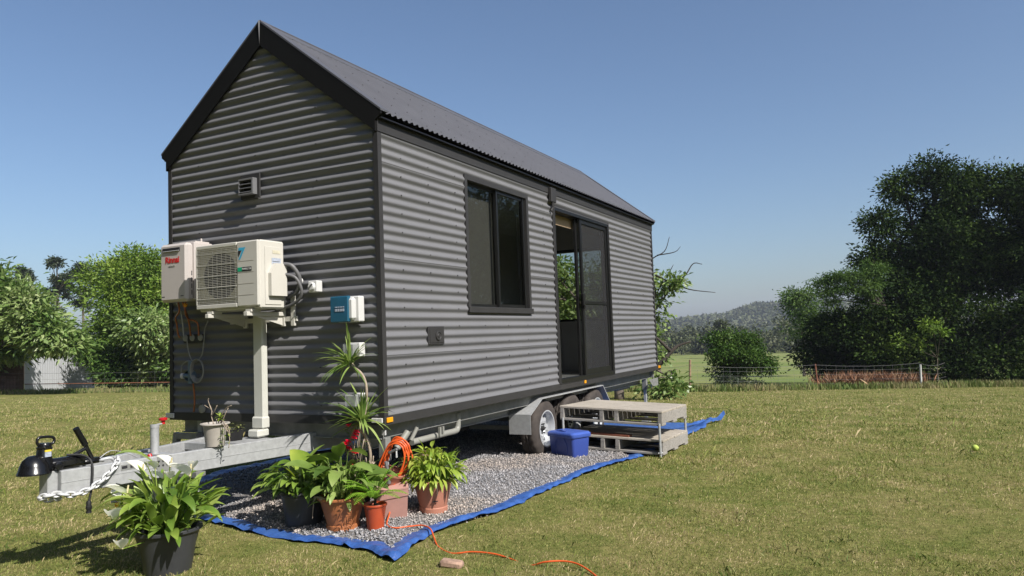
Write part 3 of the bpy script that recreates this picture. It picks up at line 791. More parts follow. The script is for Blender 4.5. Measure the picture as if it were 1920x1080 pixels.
# mudguards and wheels, both sides
def mudguard(s):
    X = lambda x: -1.2 + s * (x + 1.2)
    prof = [(2.545, -.41), (2.545, -.205), (2.86, -.055), (4.76, -.055), (5.03, -.31)]
    mb = MB(); xi, xe = X(-.262), X(-.004); t_ = .006
    for (ya, za), (yb, zb) in zip(prof, prof[1:]):
        n_ = Vector((0, za - zb, yb - ya)).normalized() * t_
        mb.prism([(xi, ya, za), (xe, ya, za), (xe, yb, zb), (xi, yb, zb)], n_)
        mb.bar((xe, ya, za - .0), (xe, yb, zb - .0), .004, .012)
    mb.bar((xi, 2.541, -.275), (xe, 2.541, -.275), .003, .004)
    mb.build('mudguard', M_GALV, trailer)
    MB().b2((xi, 2.56, -.21), (xi + s * .003, 5.0, -.058)).build('inner_guard', M_GALVD, trailer)
mudguard(1); mudguard(-1)
def tyre(Rr=.325, wd=.205):
    mb = MB(); n = 96
    prof = [(-.5, .60), (-.52, .70), (-.50, .82), (-.44, .93), (-.36, .985), (-.30, 1.0), (-.12, 1.004), (-.10, .978), (-.06, .978), (-.04, 1.006), (.04, 1.006), (.06, .978), (.10, .978), (.12, 1.004), (.30, 1.0), (.36, .985), (.44, .93), (.50, .82), (.52, .70), (.5, .60)]
    for i, (u, r) in enumerate(prof):
        for k in range(n):
            rr = r * Rr
            if 3 <= i <= 16 and r > .98:
                ph = (k + (2 if u > 0 else 0)) % 4
                if ph == 0: rr -= .008
            if i in (3, 16, 4, 15) and k % 4 == 0: rr -= .005
            a = 2 * math.pi * k / n; mb.v.append((u * wd, rr * math.cos(a), rr * math.sin(a)))
    for i in range(len(prof) - 1):
        for k in range(n):
            a = i * n + k; b = i * n + (k + 1) % n; mb.f.append((a, b, b + n, a + n))
    return mb
def rim(Rr=.325, wd=.205):
    mb = MB(); R0 = Rr * .62; n = 48
    mb.lathe([(R0 * 1.0, wd * .47), (R0 * 1.02, wd * .52), (R0 * .95, wd * .52), (R0 * .92, wd * .46), (R0 * .87, wd * .36), (R0 * .84, wd * .12), (R0 * .83, -.08)], (0, 0, 0), n, 'x')
    # spoked disc: eight windows
    ro, ri = R0 * .84, R0 * .46; x = wd * .13
    for k in range(8):
        a0 = 2 * math.pi * k / 8; hw = .21; ap = math.pi / 8
        def P(r, a, dx=0): return (x + dx, r * math.cos(a), r * math.sin(a))
        # spoke (broad at hub, splaying to rim)
        for dx0, dx1 in ((0, .008),):
            mb.add([P(ri, a0 - ap, .018), P(ri, a0, .022), P(ri, a0 + ap, .018), P(ro, a0 + .20, dx0), P(ro, a0, dx1), P(ro, a0 - .20, dx0)], [(0, 1, 4, 5), (1, 2, 3, 4)])
            mb.add([P(ri, a0 + ap, .018), P(ro, a0 + .20, 0), P(ro, a0 + .20, -.03), P(ri, a0 + ap, -.02)], [(0, 1, 2, 3)])
            mb.add([P(ri, a0 - ap, .018), P(ro, a0 - .20, 0), P(ro, a0 - .20, -.03), P(ri, a0 - ap, -.02)], [(3, 2, 1, 0)])
    mb.lathe([(ri * 1.02, x + .017), (ri * .95, x + .022), (ri * .62, x + .018), (ri * .55, x + .01), (0, x + .01)], (0, 0, 0), 32, 'x')
    return mb
proto = {}
for s in (1, -1):
    for y in (3.02, 3.81, 4.60):
        c = (-1.2 + s * (1.2 - .03 - .107), y, -.405)
        parts = []
        if not proto:
            e = bpy.data.objects.new('wheel', None); C.objects.link(e); e.parent = trailer; e.location = Vector(c) - ORG['trailer']; ORG[e.name] = Vector(c)
            m1 = tyre(); m1.v = [(a + c[0], b + c[1], d + c[2]) for a, b, d in m1.v]; tr = m1.build('tyre', M_TYRE, e, 50)
            m2 = rim(); m2.v = [(a + c[0], b + c[1], d + c[2]) for a, b, d in m2.v]; rm = m2.build('rim', M_RIM, e, 40)
            m3 = MB(); m3.lathe([(.030, .035), (.030, .058), (.022, .064), (0, .064)], (0, 0, 0), 20, 'x')
            for k in range(6):
                a = k * math.pi / 3; m3.lathe([(.008, .035), (.008, .056), (.005, .060), (0, .060)], (0, .056 * math.cos(a), .056 * math.sin(a)), 6, 'x')
            m3.v = [(a + c[0], b + c[1], d + c[2]) for a, b, d in m3.v]; hb = m3.build('hub', M_RUB, e, 40)
            m4 = MB(); m4.lathe([(.11, -.06), (.11, -.02), (0, -.02)], (0, 0, 0), 24, 'x'); m4.v = [(a + c[0], b + c[1], d + c[2]) for a, b, d in m4.v]; br = m4.build('brake_drum', M_RUB, e)
            proto = {'e': e, 'p': [tr, rm, hb, br]}
        else:
            e = proto['e'].copy(); C.objects.link(e); e.parent = trailer; e.location = Vector(c) - ORG['trailer']; e.rotation_euler = (R(37 * y), 0, R(180) if s < 0 else 0)
            for q in proto['p']:
                z = q.copy(); C.objects.link(z); z.parent = e
for y in (3.02, 3.81, 4.60): MB().b2((-.25, y - .025, -.43), (-W + .25, y + .025, -.38)).build('axle', M_GALVD, trailer)
for s in (1, -1):
    mb = MB(); x = -1.2 + s * .9
    for y in (3.02, 3.81, 4.60):
        for j, zz in enumerate((-.35, -.338, -.326)): mb.b2((x - .03, y - .36 + j * .07, zz), (x + .03, y + .36 - j * .07, zz + .010))
    mb.b2((x - .02, 2.75, -.30), (x + .02, 2.80, -.214)); mb.b2((x - .02, 3.39, -.30), (x + .02, 3.44, -.214)); mb.b2((x - .02, 4.18, -.30), (x + .02, 4.23, -.214)); mb.b2((x - .02, 4.9, -.30), (x + .02, 4.95, -.214)); mb.build('leaf_springs', M_GALVD, trailer)
# stabiliser legs
def leg(x, y):
    mb = MB(); gr = g1(x, y)
    mb.b2((x - .035, y - .035, -.30), (x + .035, y + .035, -.119), .003); lg = mb.build('stabiliser_leg', M_GALVD, trailer)
    mb = MB(); mb.b2((x - .022, y - .022, gr + .02), (x + .022, y + .022, -.301), .003); mb.b2((x - .07, y - .07, gr - .01), (x + .07, y + .07, gr + .0195)); mb.build('foot', M_GALV, lg)
    mb = MB(); mb.tube([(x + .04, y, -.22), (x + .11, y, -.22), (x + .11, y, -.27)], .008, 8); mb.tube([(x + .036, y - .02, -.25), (x + .075, y - .05, -.25)], .007, 6); mb.build('handle', M_CHAIN, lg, 40)
leg(-.15, 7.05); leg(-W + .15, 7.05); leg(-.13, .17)
mb = MB(); mb.b2((.003, 7.0, -.24), (-.005, 7.28, -.119)); mb.poly([(-.0, 6.8, -.12), (-.0, 7.0, -.24), (-.0, 7.0, -.12)]); mb.b2((-.35, 6.3, -.26), (-1.3, 6.9, -.12)); mb.build('corner_bracket', M_GALVD, trailer)
mb = MB()
for x, s in ((-2.36, -1), (-2.11, 1)):
    mb.bar((x + .02, .02, -.119), (x - .04 if s < 0 else x + .01, .02, -.46), .05, .05, up=(0, 1, 0))
mb.b2((-2.33, -.002, -.17), (-2.10, .045, -.1195)); mb.b2((-2.46, -.03, -.50), (-2.04, .07, -.455)); mb.build('corner_stand', M_GALVD, trailer)
MB().b2((-2.30, -.02, GZ - .01), (-2.20, .06, -.501)).build('corner_stand_foot', M_GALVD, trailer)
mb = MB(); mb.b2((-.040, .060, -.085), (-.075, .075, -.045), .002); mb.build('side_lamp_bracket', M_CHAIN, trailer)
# waste pipe under the side
mb = MB(); mb.tube(catmull([(-.12, 1.26, -.045), (-.12, 1.26, -.14), (-.12, 1.245, -.185), (-.12, 1.20, -.20), (-.13, 1.0, -.203), (-.14, .55, -.21)], 8), .027, 14); mb.build('waste_pipe', M_PVCG, trailer, 60)
mb = MB(); mb.tube([(-.07, .40, -.10), (-.11, .30, -.22)], .028, 12); mb.tube([(-.06, .52, -.08), (-.09, .47, -.18)], .017, 10); mb.b2((-.05, .85, -.20), (-.07, .87, -.12)); mb.b2((-.05, .90, -.19), (-.07, .92, -.12)); mb.build('pipe_bracket', M_PVCG, trailer, 40)
mb = MB(); mb.tube(catmull([(-1.0, .3, -.30), (-.8, 1.4, -.36), (-.7, 2.4, -.33)], 6), .02, 8); mb.build('brake_line', M_RUB, trailer, 60)

# ------------------------------------------------------------------ things on the front wall
# outdoor unit
ac = thing('air_conditioner', 'cream air conditioner outdoor unit with a round fan grille on the front wall', 'air conditioner', (-1.23, -.26, .93))
x0, x1, ya, yb, z0, z1 = -1.575, -.880, -.400, -.115, .935, 1.480
mb = MB()
gx0, gx1, gz0, gz1 = x0 + .012, x1 - .235, z0 + .055, z1 - .035
mb.b2((x0, ya + .03, z0), (x1, yb, z1), .012)                                     # body behind the face
ac_body = mb.build('casing', M_CREAM, ac, 30)
mb = MB(); mb.b2((gx1 + .004, ya, z0 + .02), (x1, ya + .0295, z1 - .004), .010); mb.b2((x0, ya, gz1), (gx1 + .0035, ya + .0295, z1 - .004), .005); mb.b2((x0, ya, z0 + .02), (gx1 + .0035, ya + .0295, gz0), .005); mb.b2((x0, ya, gz0 + .0005), (gx0, ya + .0295, gz1 - .0005))
mb.build('face_panel', M_CREAM, ac_body, 30)
mb = MB(); mb.b2((gx0 + .002, ya + .0275, gz0 + .002), (gx1 - .002, ya + .0292, gz1 - .002)); mb.build('coil', M_COIL, ac_body)
fc = ((gx0 + gx1) / 2 + .02, (gz0 + gz1) / 2); mb = MB(); mb.lathe([(.188, .0), (.188, .0015), (0, .0015)][::-1], (fc[0], ya + .0245, fc[1]), 48, 'y', ); mb.build('fan_opening', M_INK, ac_body)
mb = MB()
for k in range(3):
    a0 = k * 2.094
    mb.add([(fc[0] + r * math.cos(a0 + da), ya + .022 - dd, fc[1] + r * math.sin(a0 + da)) for r, da, dd in ((.04, 0, 0), (.17, -.2, .003), (.175, .5, 0), (.16, .9, -.001), (.05, .9, 0))], [(0, 1, 2, 3, 4)])
mb.lathe([(.045, 0), (.04, .006), (0, .006)], (fc[0], ya + .020, fc[1]), 20, 'y'); mb.build('fan', M_RUB, ac_body)
mb = MB(); nb = 34
for k in range(nb):
    z = gz0 + .008 + (gz1 - gz0 - .016) * k / (nb - 1); mb.b2((gx0, ya + .001, z - .0016), (gx1 + .003, ya + .004, z + .0016))
for k in range(9):
    x = gx0 + .02 + (gx1 - gx0 - .04) * k / 8; mb.b2((x - .0018, ya + .0062, gz0), (x + .0018, ya + .010, gz1))
for k in range(5):
    z = gz0 + (gz1 - gz0) * (k + .5) / 5; mb.b2((gx0, ya - .002, z - .0022), (gx1 + .003, ya + .0008, z + .0022))
mb.build('fan_grille', M_CREAM, ac)
mb = MB()
for k in range(4): mb.b2((gx1 + .02, ya - .0012, z0 + .11 + k * .09), (x1 - .045, ya + .0004, z0 + .113 + k * .09))
mb.build('panel_groove', M_BEIGE, ac_body)
lx = gx1 + .018
mb = MB(); mb.poly([(lx + .012, ya - .002, z1 - .055), (lx + .088, ya - .002, z1 - .055), (lx + .030, ya - .002, z1 - .150), (lx + .010, ya - .002, z1 - .150), (lx + .050, ya - .002, z1 - .078), (lx + .012, ya - .002, z1 - .078)][::-1]); lg = mb.build('emblem', M_CYAN, ac_body)
mb = MB(); mb.poly([(lx + .006, ya - .0025, z1 - .080), (lx + .044, ya - .0025, z1 - .080), (lx + .012, ya - .0025, z1 - .132)][::-1]); mb.build('emblem', M_INK, ac_body)
mb = MB(); mb.b2((lx, ya - .002, z1 - .245), (lx + .045, ya - .0005, z1 - .212)); mb.build('badge', M_GREEN, ac_body)
mb = MB(); mb.b2((lx + .046, ya - .002, z1 - .245), (lx + .150, ya - .0005, z1 - .212)); bd = mb.build('badge', M_INK, ac_body)
text('INVERTER', .022, (lx + .098, ya - .003, z1 - .2285), (R(90), 0, 0), M_WHITEP, ac_body)
mb = MB(); mb.b2((x1 + .0005, -.33, z1 - .05), (x1 + .006, -.16, z0 + .03), .004); sc_ = mb.build('side_cover', M_CREAM, ac)
mb = MB(); mb.prism([(x1 + .006, -.30, z0 + .10), (x1 + .006, -.13, z0 + .10), (x1 + .006, -.13, z0 + .36), (x1 + .006, -.25, z0 + .36), (x1 + .006, -.30, z0 + .28)], (.035, 0, 0)); mb.build('pipe_cover', M_CREAM, ac, 30)
mb = MB(); mb.b2((x1 + .0065, -.26, z1 - .26), (x1 + .008, -.16, z1 - .14)); mb.build('label', M_LABEL, ac)
for k in range(7): pass
mb = MB(); mb.b2((x1 + .0065, -.25, z1 - .105), (x1 + .0085, -.17, z1 - .078)); mb.build('side_louvre', M_COIL, ac)
mb = MB()
for k in range(6): mb.b2((x1 + .0082, -.252 + 0, z1 - .250 + k * .016), (x1 + .0088, -.200 + .012 * (k % 3), z1 - .246 + k * .016))
mb.build('label_print', M_INK, ac)
for x in (-1.42, -.99):
    mb = MB(); mb.b2((x - .02, -.43, z0 - .055), (x + .02, -.014, z0 - .022), .003); mb.b2((x - .022, -.034, z0 - .14), (x + .022, -.012, z0 + .10), .003)
    mb.prism([(x - .002, -.34, z0 - .055), (x - .002, -.036, z0 - .055), (x - .002, -.036, z0 - .13)], (.004, 0, 0)); mb.b2((x - .03, -.40, z0 - .0215), (x + .03, -.30, z0 - .001)); mb.build('wall_bracket', M_CREAM, ac)
mb = MB(); mb.b2((-.90, -.034, z0 - .14), (-.86, -.012, z0 + .14), .003); mb.b2((-1.6, -.030, z0 - .10), (-.84, -.012, z0 - .06)); mb.build('wall_bracket', M_CREAM, ac)
mb = MB(); mb.tube(catmull([(x1 + .03, -.15, z0 + .36), (x1 + .09, -.12, z0 + .34), (x1 + .12, -.07, z0 + .24), (x1 + .08, -.06, z0 + .14), (x1 - .02, -.05, z0 + .10)], 8), .017, 10); mb.tube(catmull([(x1 + .03, -.14, z0 + .28), (x1 + .11, -.10, z0 + .24), (x1 + .13, -.06, z0 + .12), (x1 + .03, -.05, z0 + .04), (x1 - .15, -.05, z0 - .0)], 8), .013, 10); mb.build('insulated_pipes', M_GREYHOSE, ac, 60)

# gas hot water unit
wh = thing('water_heater', 'pale gas water heater box with red lettering beside the air conditioner', 'water heater', (-1.95, -.15, 1.03))
hx0, hx1, hya = -2.148, -1.812, -.300
mb = MB(); mb.b2((hx0, hya, 1.045), (hx1, hya + .085, 1.548), .022); mb.build('front_cover', M_PINKCREAM, wh, 35)
mb = MB(); mb.b2((hx0 + .012, hya + .0855, 1.06), (hx1 - .003, -.02, 1.555), .006); mb.build('casing', M_PINKCREAM, wh, 30)
mb = MB(); mb.b2((hx0 + .04, hya - .006, 1.478), (hx1 - .075, hya + .004, 1.512), .008); mb.build('flue_slot', M_INK, wh, 30)
mb = MB(); mb.b2((hx0 + .05, hya - .012, 1.478), (hx1 - .08, hya - .004, 1.486), .003); mb.build('flue_lip', M_GALV, wh)
text('Rinnai', .075, ((hx0 + hx1) / 2 - .005, hya - .002, 1.405), (R(90), 0, 0), M_REDINK, wh, bold=.0022, sx=.95)
text('INFINITY', .02, ((hx0 + hx1) / 2 - .01, hya - .002, 1.352), (R(90), 0, 0), M_PVCG, wh)
for x in (hx0 + .045, hx1 - .055): MB().b2((x - .018, hya - .001, 1.088), (x + .018, hya + .002, 1.095)).build('slot', M_INK, wh)
mb = MB()
for k in range(4): mb.b2((hx1 - .0005, hya + .05, 1.10 + k * .055), (hx1 + .001, hya + .058, 1.14 + k * .055))
mb.build('side_slots', M_INK, wh)
mb = MB(); mb.b2((hx0 + .10, -.18, 1.5565), (hx1 - .03, -.03, 1.572), .003); mb.tube([(hx1 - .05, -.1, 1.572), (hx1 - .05, -.1, 1.60)], .008, 8); mb.build('top_bracket', M_PINKCREAM, wh)
# plumbing below it
pl = thing('copper_plumbing', 'thin copper water pipes and clamps below the water heater', 'pipes', (-2.1, -.05, .74))
for pts, m, r in (
    ([(-2.09, -.16, 1.05), (-2.09, -.15, .97), (-2.20, -.10, .92), (-2.235, -.06, .86), (-2.235, -.05, .78), (-2.235, -.03, .74)], M_COPPER, .008),
    ([(-2.0, -.16, 1.05), (-2.0, -.16, .95), (-2.03, -.10, .90), (-2.00, -.07, .885), (-1.975, -.05, .85), (-1.972, -.045, .75)], M_COPPER, .008),
    ([(-2.06, -.14, 1.05), (-2.06, -.10, .95), (-2.075, -.06, .86), (-2.075, -.045, .75)], M_COPPER, .008),
    ([(-2.14, -.14, 1.05), (-2.15, -.09, .98), (-2.162, -.06, .88), (-2.165, -.045, .75)], M_GALV, .006)):
    MB().tube(catmull(pts, 6), r, 8).build('pipe', m, pl, 60)
for x in (-2.165, -2.075, -1.972): MB().lathe([(.030, 0), (.030, .018), (.020, .022), (0, .022)], (x, -.014, .735), 18, 'y', rot=Matrix.Rotation(R(180), 3, 'Z')).build('collar', M_PVCG, pl, 40)
MB().tube([(-2.0, -.165, 1.01), (-1.985, -.165, 1.03)], .016, 10).build('valve', M_YEL, pl)
MB().b2((-2.19, -.012, .69), (-1.94, -.026, .765)).build('backing_plate', M_BLACK, pl)
MB().lathe([(.036, 0), (.036, .018), (.024, .022), (0, .022)], (-1.965, -.014, .105), 18, 'y', rot=Matrix.Rotation(R(180), 3, 'Z')).build('collar', M_PVCG, pl, 40)
gr_ = thing('gas_regulator', 'blue grey gas regulator with a coiled hose on the dark front wall', 'regulator', (-2.04, -.05, .42))
mb = MB(); mb.lathe([(.045, -.03), (.052, 0), (.045, .03), (0, .03)], (-2.055, -.07, .40), 20, 'y'); mb.tube([(-2.055, -.07, .33), (-2.05, -.07, .53)], .022, 12); mb.tube([(-2.11, -.09, .40), (-2.055, -.07, .40)], .02, 12); mb.build('body', M_BLUEGREY, gr_, 40)
MB().tube([(-2.128, -.10, .40), (-2.11, -.095, .40)], .024, 14).build('gauge', M_WHITEP, gr_)
MB().tube(catmull([(-2.03, -.06, .33), (-2.03, -.05, .24), (-2.035, -.045, .15), (-2.05, -.04, .08)], 6), .008, 8).build('pipe', M_COPPER, gr_, 60)
mb = MB()
for k in range(4):
    c = (-1.955 + .006 * k, -.07 - .01 * k, .455 - .004 * k); rr = .085 + .006 * k
    mb.tube([(c[0] + rr * .8 * math.cos(a), c[1], c[2] + rr * math.sin(a)) for a in [i * math.pi / 14 for i in range(29)]], .0055, 6, False)
mb.tube(catmull([(-2.12, -.05, .73), (-2.10, -.05, .62), (-2.06, -.05, .54), (-2.0, -.05, .52), (-1.93, -.05, .58), (-1.90, -.05, .70), (-1.89, -.05, .80), (-1.86, -.04, .88)], 8), .0055, 6); mb.tube(catmull([(-2.20, -.05, .40), (-2.17, -.06, .49), (-2.10, -.06, .53), (-2.03, -.06, .52)], 8), .0055, 6)
mb.build('coiled_hose', M_PVCG, gr_, 60)
# white duct down the wall
du = thing('duct', 'ivory plastic duct running down the front wall below the air conditioner', 'duct', (-1.22, -.05, -.12))
mb = MB(); mb.b2((-1.292, -.075, .0), (-1.178, -.012, .905), .012); mb.build('duct_cover', M_PVC, du, 30)
mb = MB(); mb.b2((-1.302, -.090, -.045), (-1.168, -.009, .055), .012); mb.b2((-1.296, -.140, -.11), (-1.174, -.012, -.046), .012); mb.build('end_boot', M_PVC, du, 30)
# isolator switch
iso = thing('isolator_switch', 'small white rotary switch box between the air conditioner and the blue fronted meter box', 'switch', (-.64, -.05, 1.05))
mb = MB(); mb.b2((-.665, -.080, 1.055), (-.572, -.012, 1.148), .006); mb.build('switch_box', M_WHITEP, iso, 30)
mb = MB(); mb.lathe([(.0, .022), (.026, .020), (.034, .008), (.036, 0)], (-.622, -.080, 1.100), 20, 'y', rot=Matrix.Rotation(R(180), 3, 'Z')); mb.build('rotary_knob', M_WHITEP, iso, 40)
MB().bar((-.645, -.103, 1.08), (-.60, -.103, 1.12), .012, .01).build('pointer', M_GREYHOSE, iso)
mb = MB(); mb.lathe([(.0, .03), (.02, .03), (.024, .0)], (-.80, -.012, 1.16), 16, 'y', rot=Matrix.Rotation(R(180), 3, 'Z')); cl = mb.build('pipe_cap', M_WHITEP, iso, 40)
# meter box with blue cover
me_ = thing('meter_box', 'white electrical box with a clear blue cover near the corner of the house', 'electrical box', (-.25, -.06, .79))
mb = MB(); mb.b2((-.372, -.080, .800), (-.152, -.012, 1.000), .008); mb.b2((-.352, -.128, .812), (-.168, -.0805, .990), .02); mb.build('box', M_WHITEP, me_, 30)
mb = MB(); mb.b2((-.392, -.140, .800), (-.212, -.100, 1.003), .008); mb.build('cover', M_BLUECLR, me_, 30)
mb = MB(); mb.b2((-.345, -.1395, .86), (-.245, -.1285, .94)); mb.build('breakers', M_CYAN, me_)
mb = MB(); 
for k in range(4): mb.b2((-.338 + .024 * k, -.144, .885), (-.322 + .024 * k, -.1397, .905)); mb.b2((-.338 + .024 * k, -.144, .915), (-.322 + .024 * k, -.1397, .922))
mb.build('switch_toggles', M_LABEL, me_)
def outlet(x, z, label):
    o = thing('power_inlet', label, 'power inlet', (x, -.05, z), 'clear lidded power inlets on the front wall')
    mb = MB(); mb.b2((x - .055, -.080, z - .055), (x + .045, -.012, z + .055), .006); mb.build('box', M_WHITEP, o, 30)
    mb = MB(); mb.b2((x - .085, -.135, z - .048), (x + .030, -.0805, z + .050), .010); mb.build('lid', M_CLEAR, o, 30)
    mb = MB()
    for k in range(3): mb.lathe([(.010, 0), (.010, .012), (0, .012)], (x - .05 + .028 * k, -.0805, z + .01), 10, 'y', rot=Matrix.Rotation(R(180), 3, 'Z'))
    mb.build('sockets', M_GREYHOSE, o)
    return o
outlet(-.20, .585, 'power inlet with a clear lid directly below the blue fronted box')
o = outlet(-.19, .195, 'power inlet with a clear lid behind the lower spiky leaves near the house corner')

# ------------------------------------------------------------------ tarpaulin and gravel
def build_tarp():
    ss = np.unique(np.concatenate([np.linspace(0, .06, 14), np.linspace(.06, .5, 40), np.linspace(.5, .90, 60), np.linspace(.90, 1, 44)]))
    tt = np.unique(np.concatenate([np.linspace(0, .07, 46), np.linspace(.07, .5, 150), np.linspace(.5, .97, 70), np.linspace(.97, 1, 12)]))
    V = []
    for t in tt:
        y_ = -.8 + t * 7.75
        for s_ in ss:
            x = left_x(y_) * (1 - s_) + right_x(y_) * s_
            yf = front_y(x); y = yf + (6.95 - yf) * t if t > .0 else yf
            xl, xr = left_x(y), right_x(y)
            x = xl * (1 - s_) + xr * s_
            e = min((1 - s_) * (xr - xl), s_ * (xr - xl), t * 7.6)            # distance from an edge
            k = math.exp(-(e / .16) ** 2)
            fold = nz(x * 1.9, y * 1.9, 1.7); fine = nz(x * 11, y * 11, 4.2); crease = abs(nz(x * 6, y * 6, 9.1))
            z = g1(x, y) + .006 + k * (.020 + .030 * max(0, fold + .15) + .010 * fine + .014 * crease) + .004 * fine
            z -= .016 * math.exp(-(e / .02) ** 2)
            if y < -.55 and x > .15: z += .05 * max(0, nz(x * 7, y * 5, 2)) * math.exp(-(t * 7.6 / .2) ** 2)
            if y > 6.2 and x > .6: z += .05 * k
            yo = .035 * nz(x * 4.3, 5.1) * math.exp(-(t * 7.6 / .1) ** 2); xo = .028 * nz(y * 3.1, 8.8) * math.exp(-((1 - s_) * (xr - xl) / .1) ** 2)
            V.append((x + xo, y + yo, z))
    V = np.array(V); nx = len(ss); i, j = np.meshgrid(np.arange(len(tt) - 1), np.arange(nx - 1), indexing='ij'); a = (i * nx + j).ravel()
    F = np.stack([a, a + 1, a + nx + 1, a + nx], 1)
    o = np_mesh('tarpaulin', V, F, M_TARP, smooth=True, org=(-1, 3, GZ))
    tag(o, 'crumpled blue tarpaulin spread under the gravel with its edge showing', 'tarp')
    # eyelets along the front hem
    mb = MB()
    for x, y in ((-1.36, -.42), (.02, -.61)): mb.lathe([(.012, 0), (.014, .003), (.022, .003), (.022, 0)], (x, y, GZ + .052), 16)
    mb.build('eyelet', M_CHAIN, o, 40)
    # the far corner, kicked up and rolled on the lawn
    mb = MB(); n = 26
    for i in range(n):
        u = i / (n - 1)
        for j in range(9):
            v = j / 8; wv = .42 * (1 - u) + .05
            x = .70 + u * .30 + (v - .5) * wv * .5; y = 5.9 + u * 1.5 + (v - .5) * wv * 1.6
            z = g1(x, y) + .035 + .06 * u * math.sin(v * math.pi) + .05 * max(0, nz(x * 7, y * 7, 3)) + (.08 * max(0, u - .85) / .15)
            mb.v.append((x, y, z))
    for i in range(n - 1):
        for j in range(8): a = i * 9 + j; mb.f.append((a, a + 1, a + 10, a + 9))
    mb.build('loose_corner', M_TARP, o, 60)
build_tarp()
def build_gravel():
    # bed
    xs = np.linspace(-3.1, 1.1, 110); ys = np.linspace(-.8, 6.9, 170); X, Y = np.meshgrid(xs, ys)
    d = np.minimum.reduce([Y - front_y(X) - .10 - .05 * np.sin(X * 7) * np.cos(X * 3.3), right_x(Y) - .075 - X + .03 * np.sin(Y * 5), X - left_x(Y) - .12, 6.5 - Y])
    d = np.where((Y > 3.05), np.minimum(d, (.98 - X) - (Y - 3.05) * .7 + .0), d) if True else d
    Zb = gz(X, Y) + .03 * smooth(0, .10, d) + .018 * smooth(.1, .6, d) * (1 + np.sin(X * 2.3 + Y) * .5)
    V = np.stack([X.ravel(), Y.ravel(), np.where(d > -.02, Zb + .004, -9).ravel()], 1); nx = len(xs)
    i, j = np.meshgrid(np.arange(len(ys) - 1), np.arange(nx - 1), indexing='ij'); a = (i * nx + j).ravel()
    F = np.stack([a, a + 1, a + nx + 1, a + nx], 1); dd = d.ravel(); F = F[(dd[F] > 0).all(1)]
    o = np_mesh('gravel', V, F, M_GBED, smooth=True, org=(-1, 3, GZ)); o['kind'] = 'stuff'; tag(o, 'bed of grey and pinkish crushed stone under the trailer', 'gravel')
    # stones
    N = 85000; x = rng.uniform(-3.1, 1.1, N); y = -.8 + 7.5 * rng.random(N) ** 1.15
    keep = (x > -1.6 + .0 * y) | (rng.random(N) < .35)
    dq = np.minimum.reduce([y - front_y(x) - .10 - .05 * np.sin(x * 7) * np.cos(x * 3.3), right_x(y) - .075 - x + .03 * np.sin(y * 5), x - left_x(y) - .12, 6.5 - y])
    dq = np.where(y > 3.05, np.minimum(dq, (.98 - x) - (y - 3.05) * .7), dq)
    keep &= dq > rng.uniform(-.035, .02, N); x, y, dq = x[keep], y[keep], dq[keep]; n = len(x)
    z = gz(x, y) + .03 * smooth(0, .10, dq) + .018 * smooth(.1, .6, dq) * (1 + np.sin(x * 2.3 + y) * .5) + rng.uniform(0, .010, n)
    base = np.array([(1, 0, 0), (-1, 0, 0), (0, 1, 0), (0, -1, 0), (0, 0, 1), (0, 0, -1), (.7, .7, .5), (-.7, .6, -.5)], float)
    F0 = np.array([(0, 6, 4), (6, 2, 4), (2, 1, 4), (1, 3, 4), (3, 0, 4), (0, 5, 2), (2, 5, 1), (1, 5, 3), (3, 5, 0), (0, 2, 6)])
    base = base[:7]; s0 = rng.uniform(.0048, .0105, (n, 1, 1)) * rng.uniform(.6, 1.3, (n, 1, 3)); jit = 1 + rng.uniform(-.3, .3, (n, 7, 3))
    P = base[None] * s0 * jit
    # random rotations
    q = rng.normal(size=(n, 4)); q /= np.linalg.norm(q, axis=1, keepdims=True); a_, b_, c_, d_ = q.T
    Rm = np.stack([np.stack([1 - 2 * (c_ * c_ + d_ * d_), 2 * (b_ * c_ - a_ * d_), 2 * (b_ * d_ + a_ * c_)], 1), np.stack([2 * (b_ * c_ + a_ * d_), 1 - 2 * (b_ * b_ + d_ * d_), 2 * (c_ * d_ - a_ * b_)], 1), np.stack([2 * (b_ * d_ - a_ * c_), 2 * (c_ * d_ + a_ * b_), 1 - 2 * (b_ * b_ + c_ * c_)], 1)], 1)
    P = np.einsum('nij,nkj->nki', Rm, P) + np.stack([x, y, z + .004], 1)[:, None]
    F = (F0[None] + (np.arange(n) * 7)[:, None, None]).reshape(-1, 3)
    s_ = np_mesh('stones', P.reshape(-1, 3), F, M_GRAVEL, parent=o); s_['kind'] = 'stuff'
build_gravel()
GG = GZ + .035     # top of the gravel

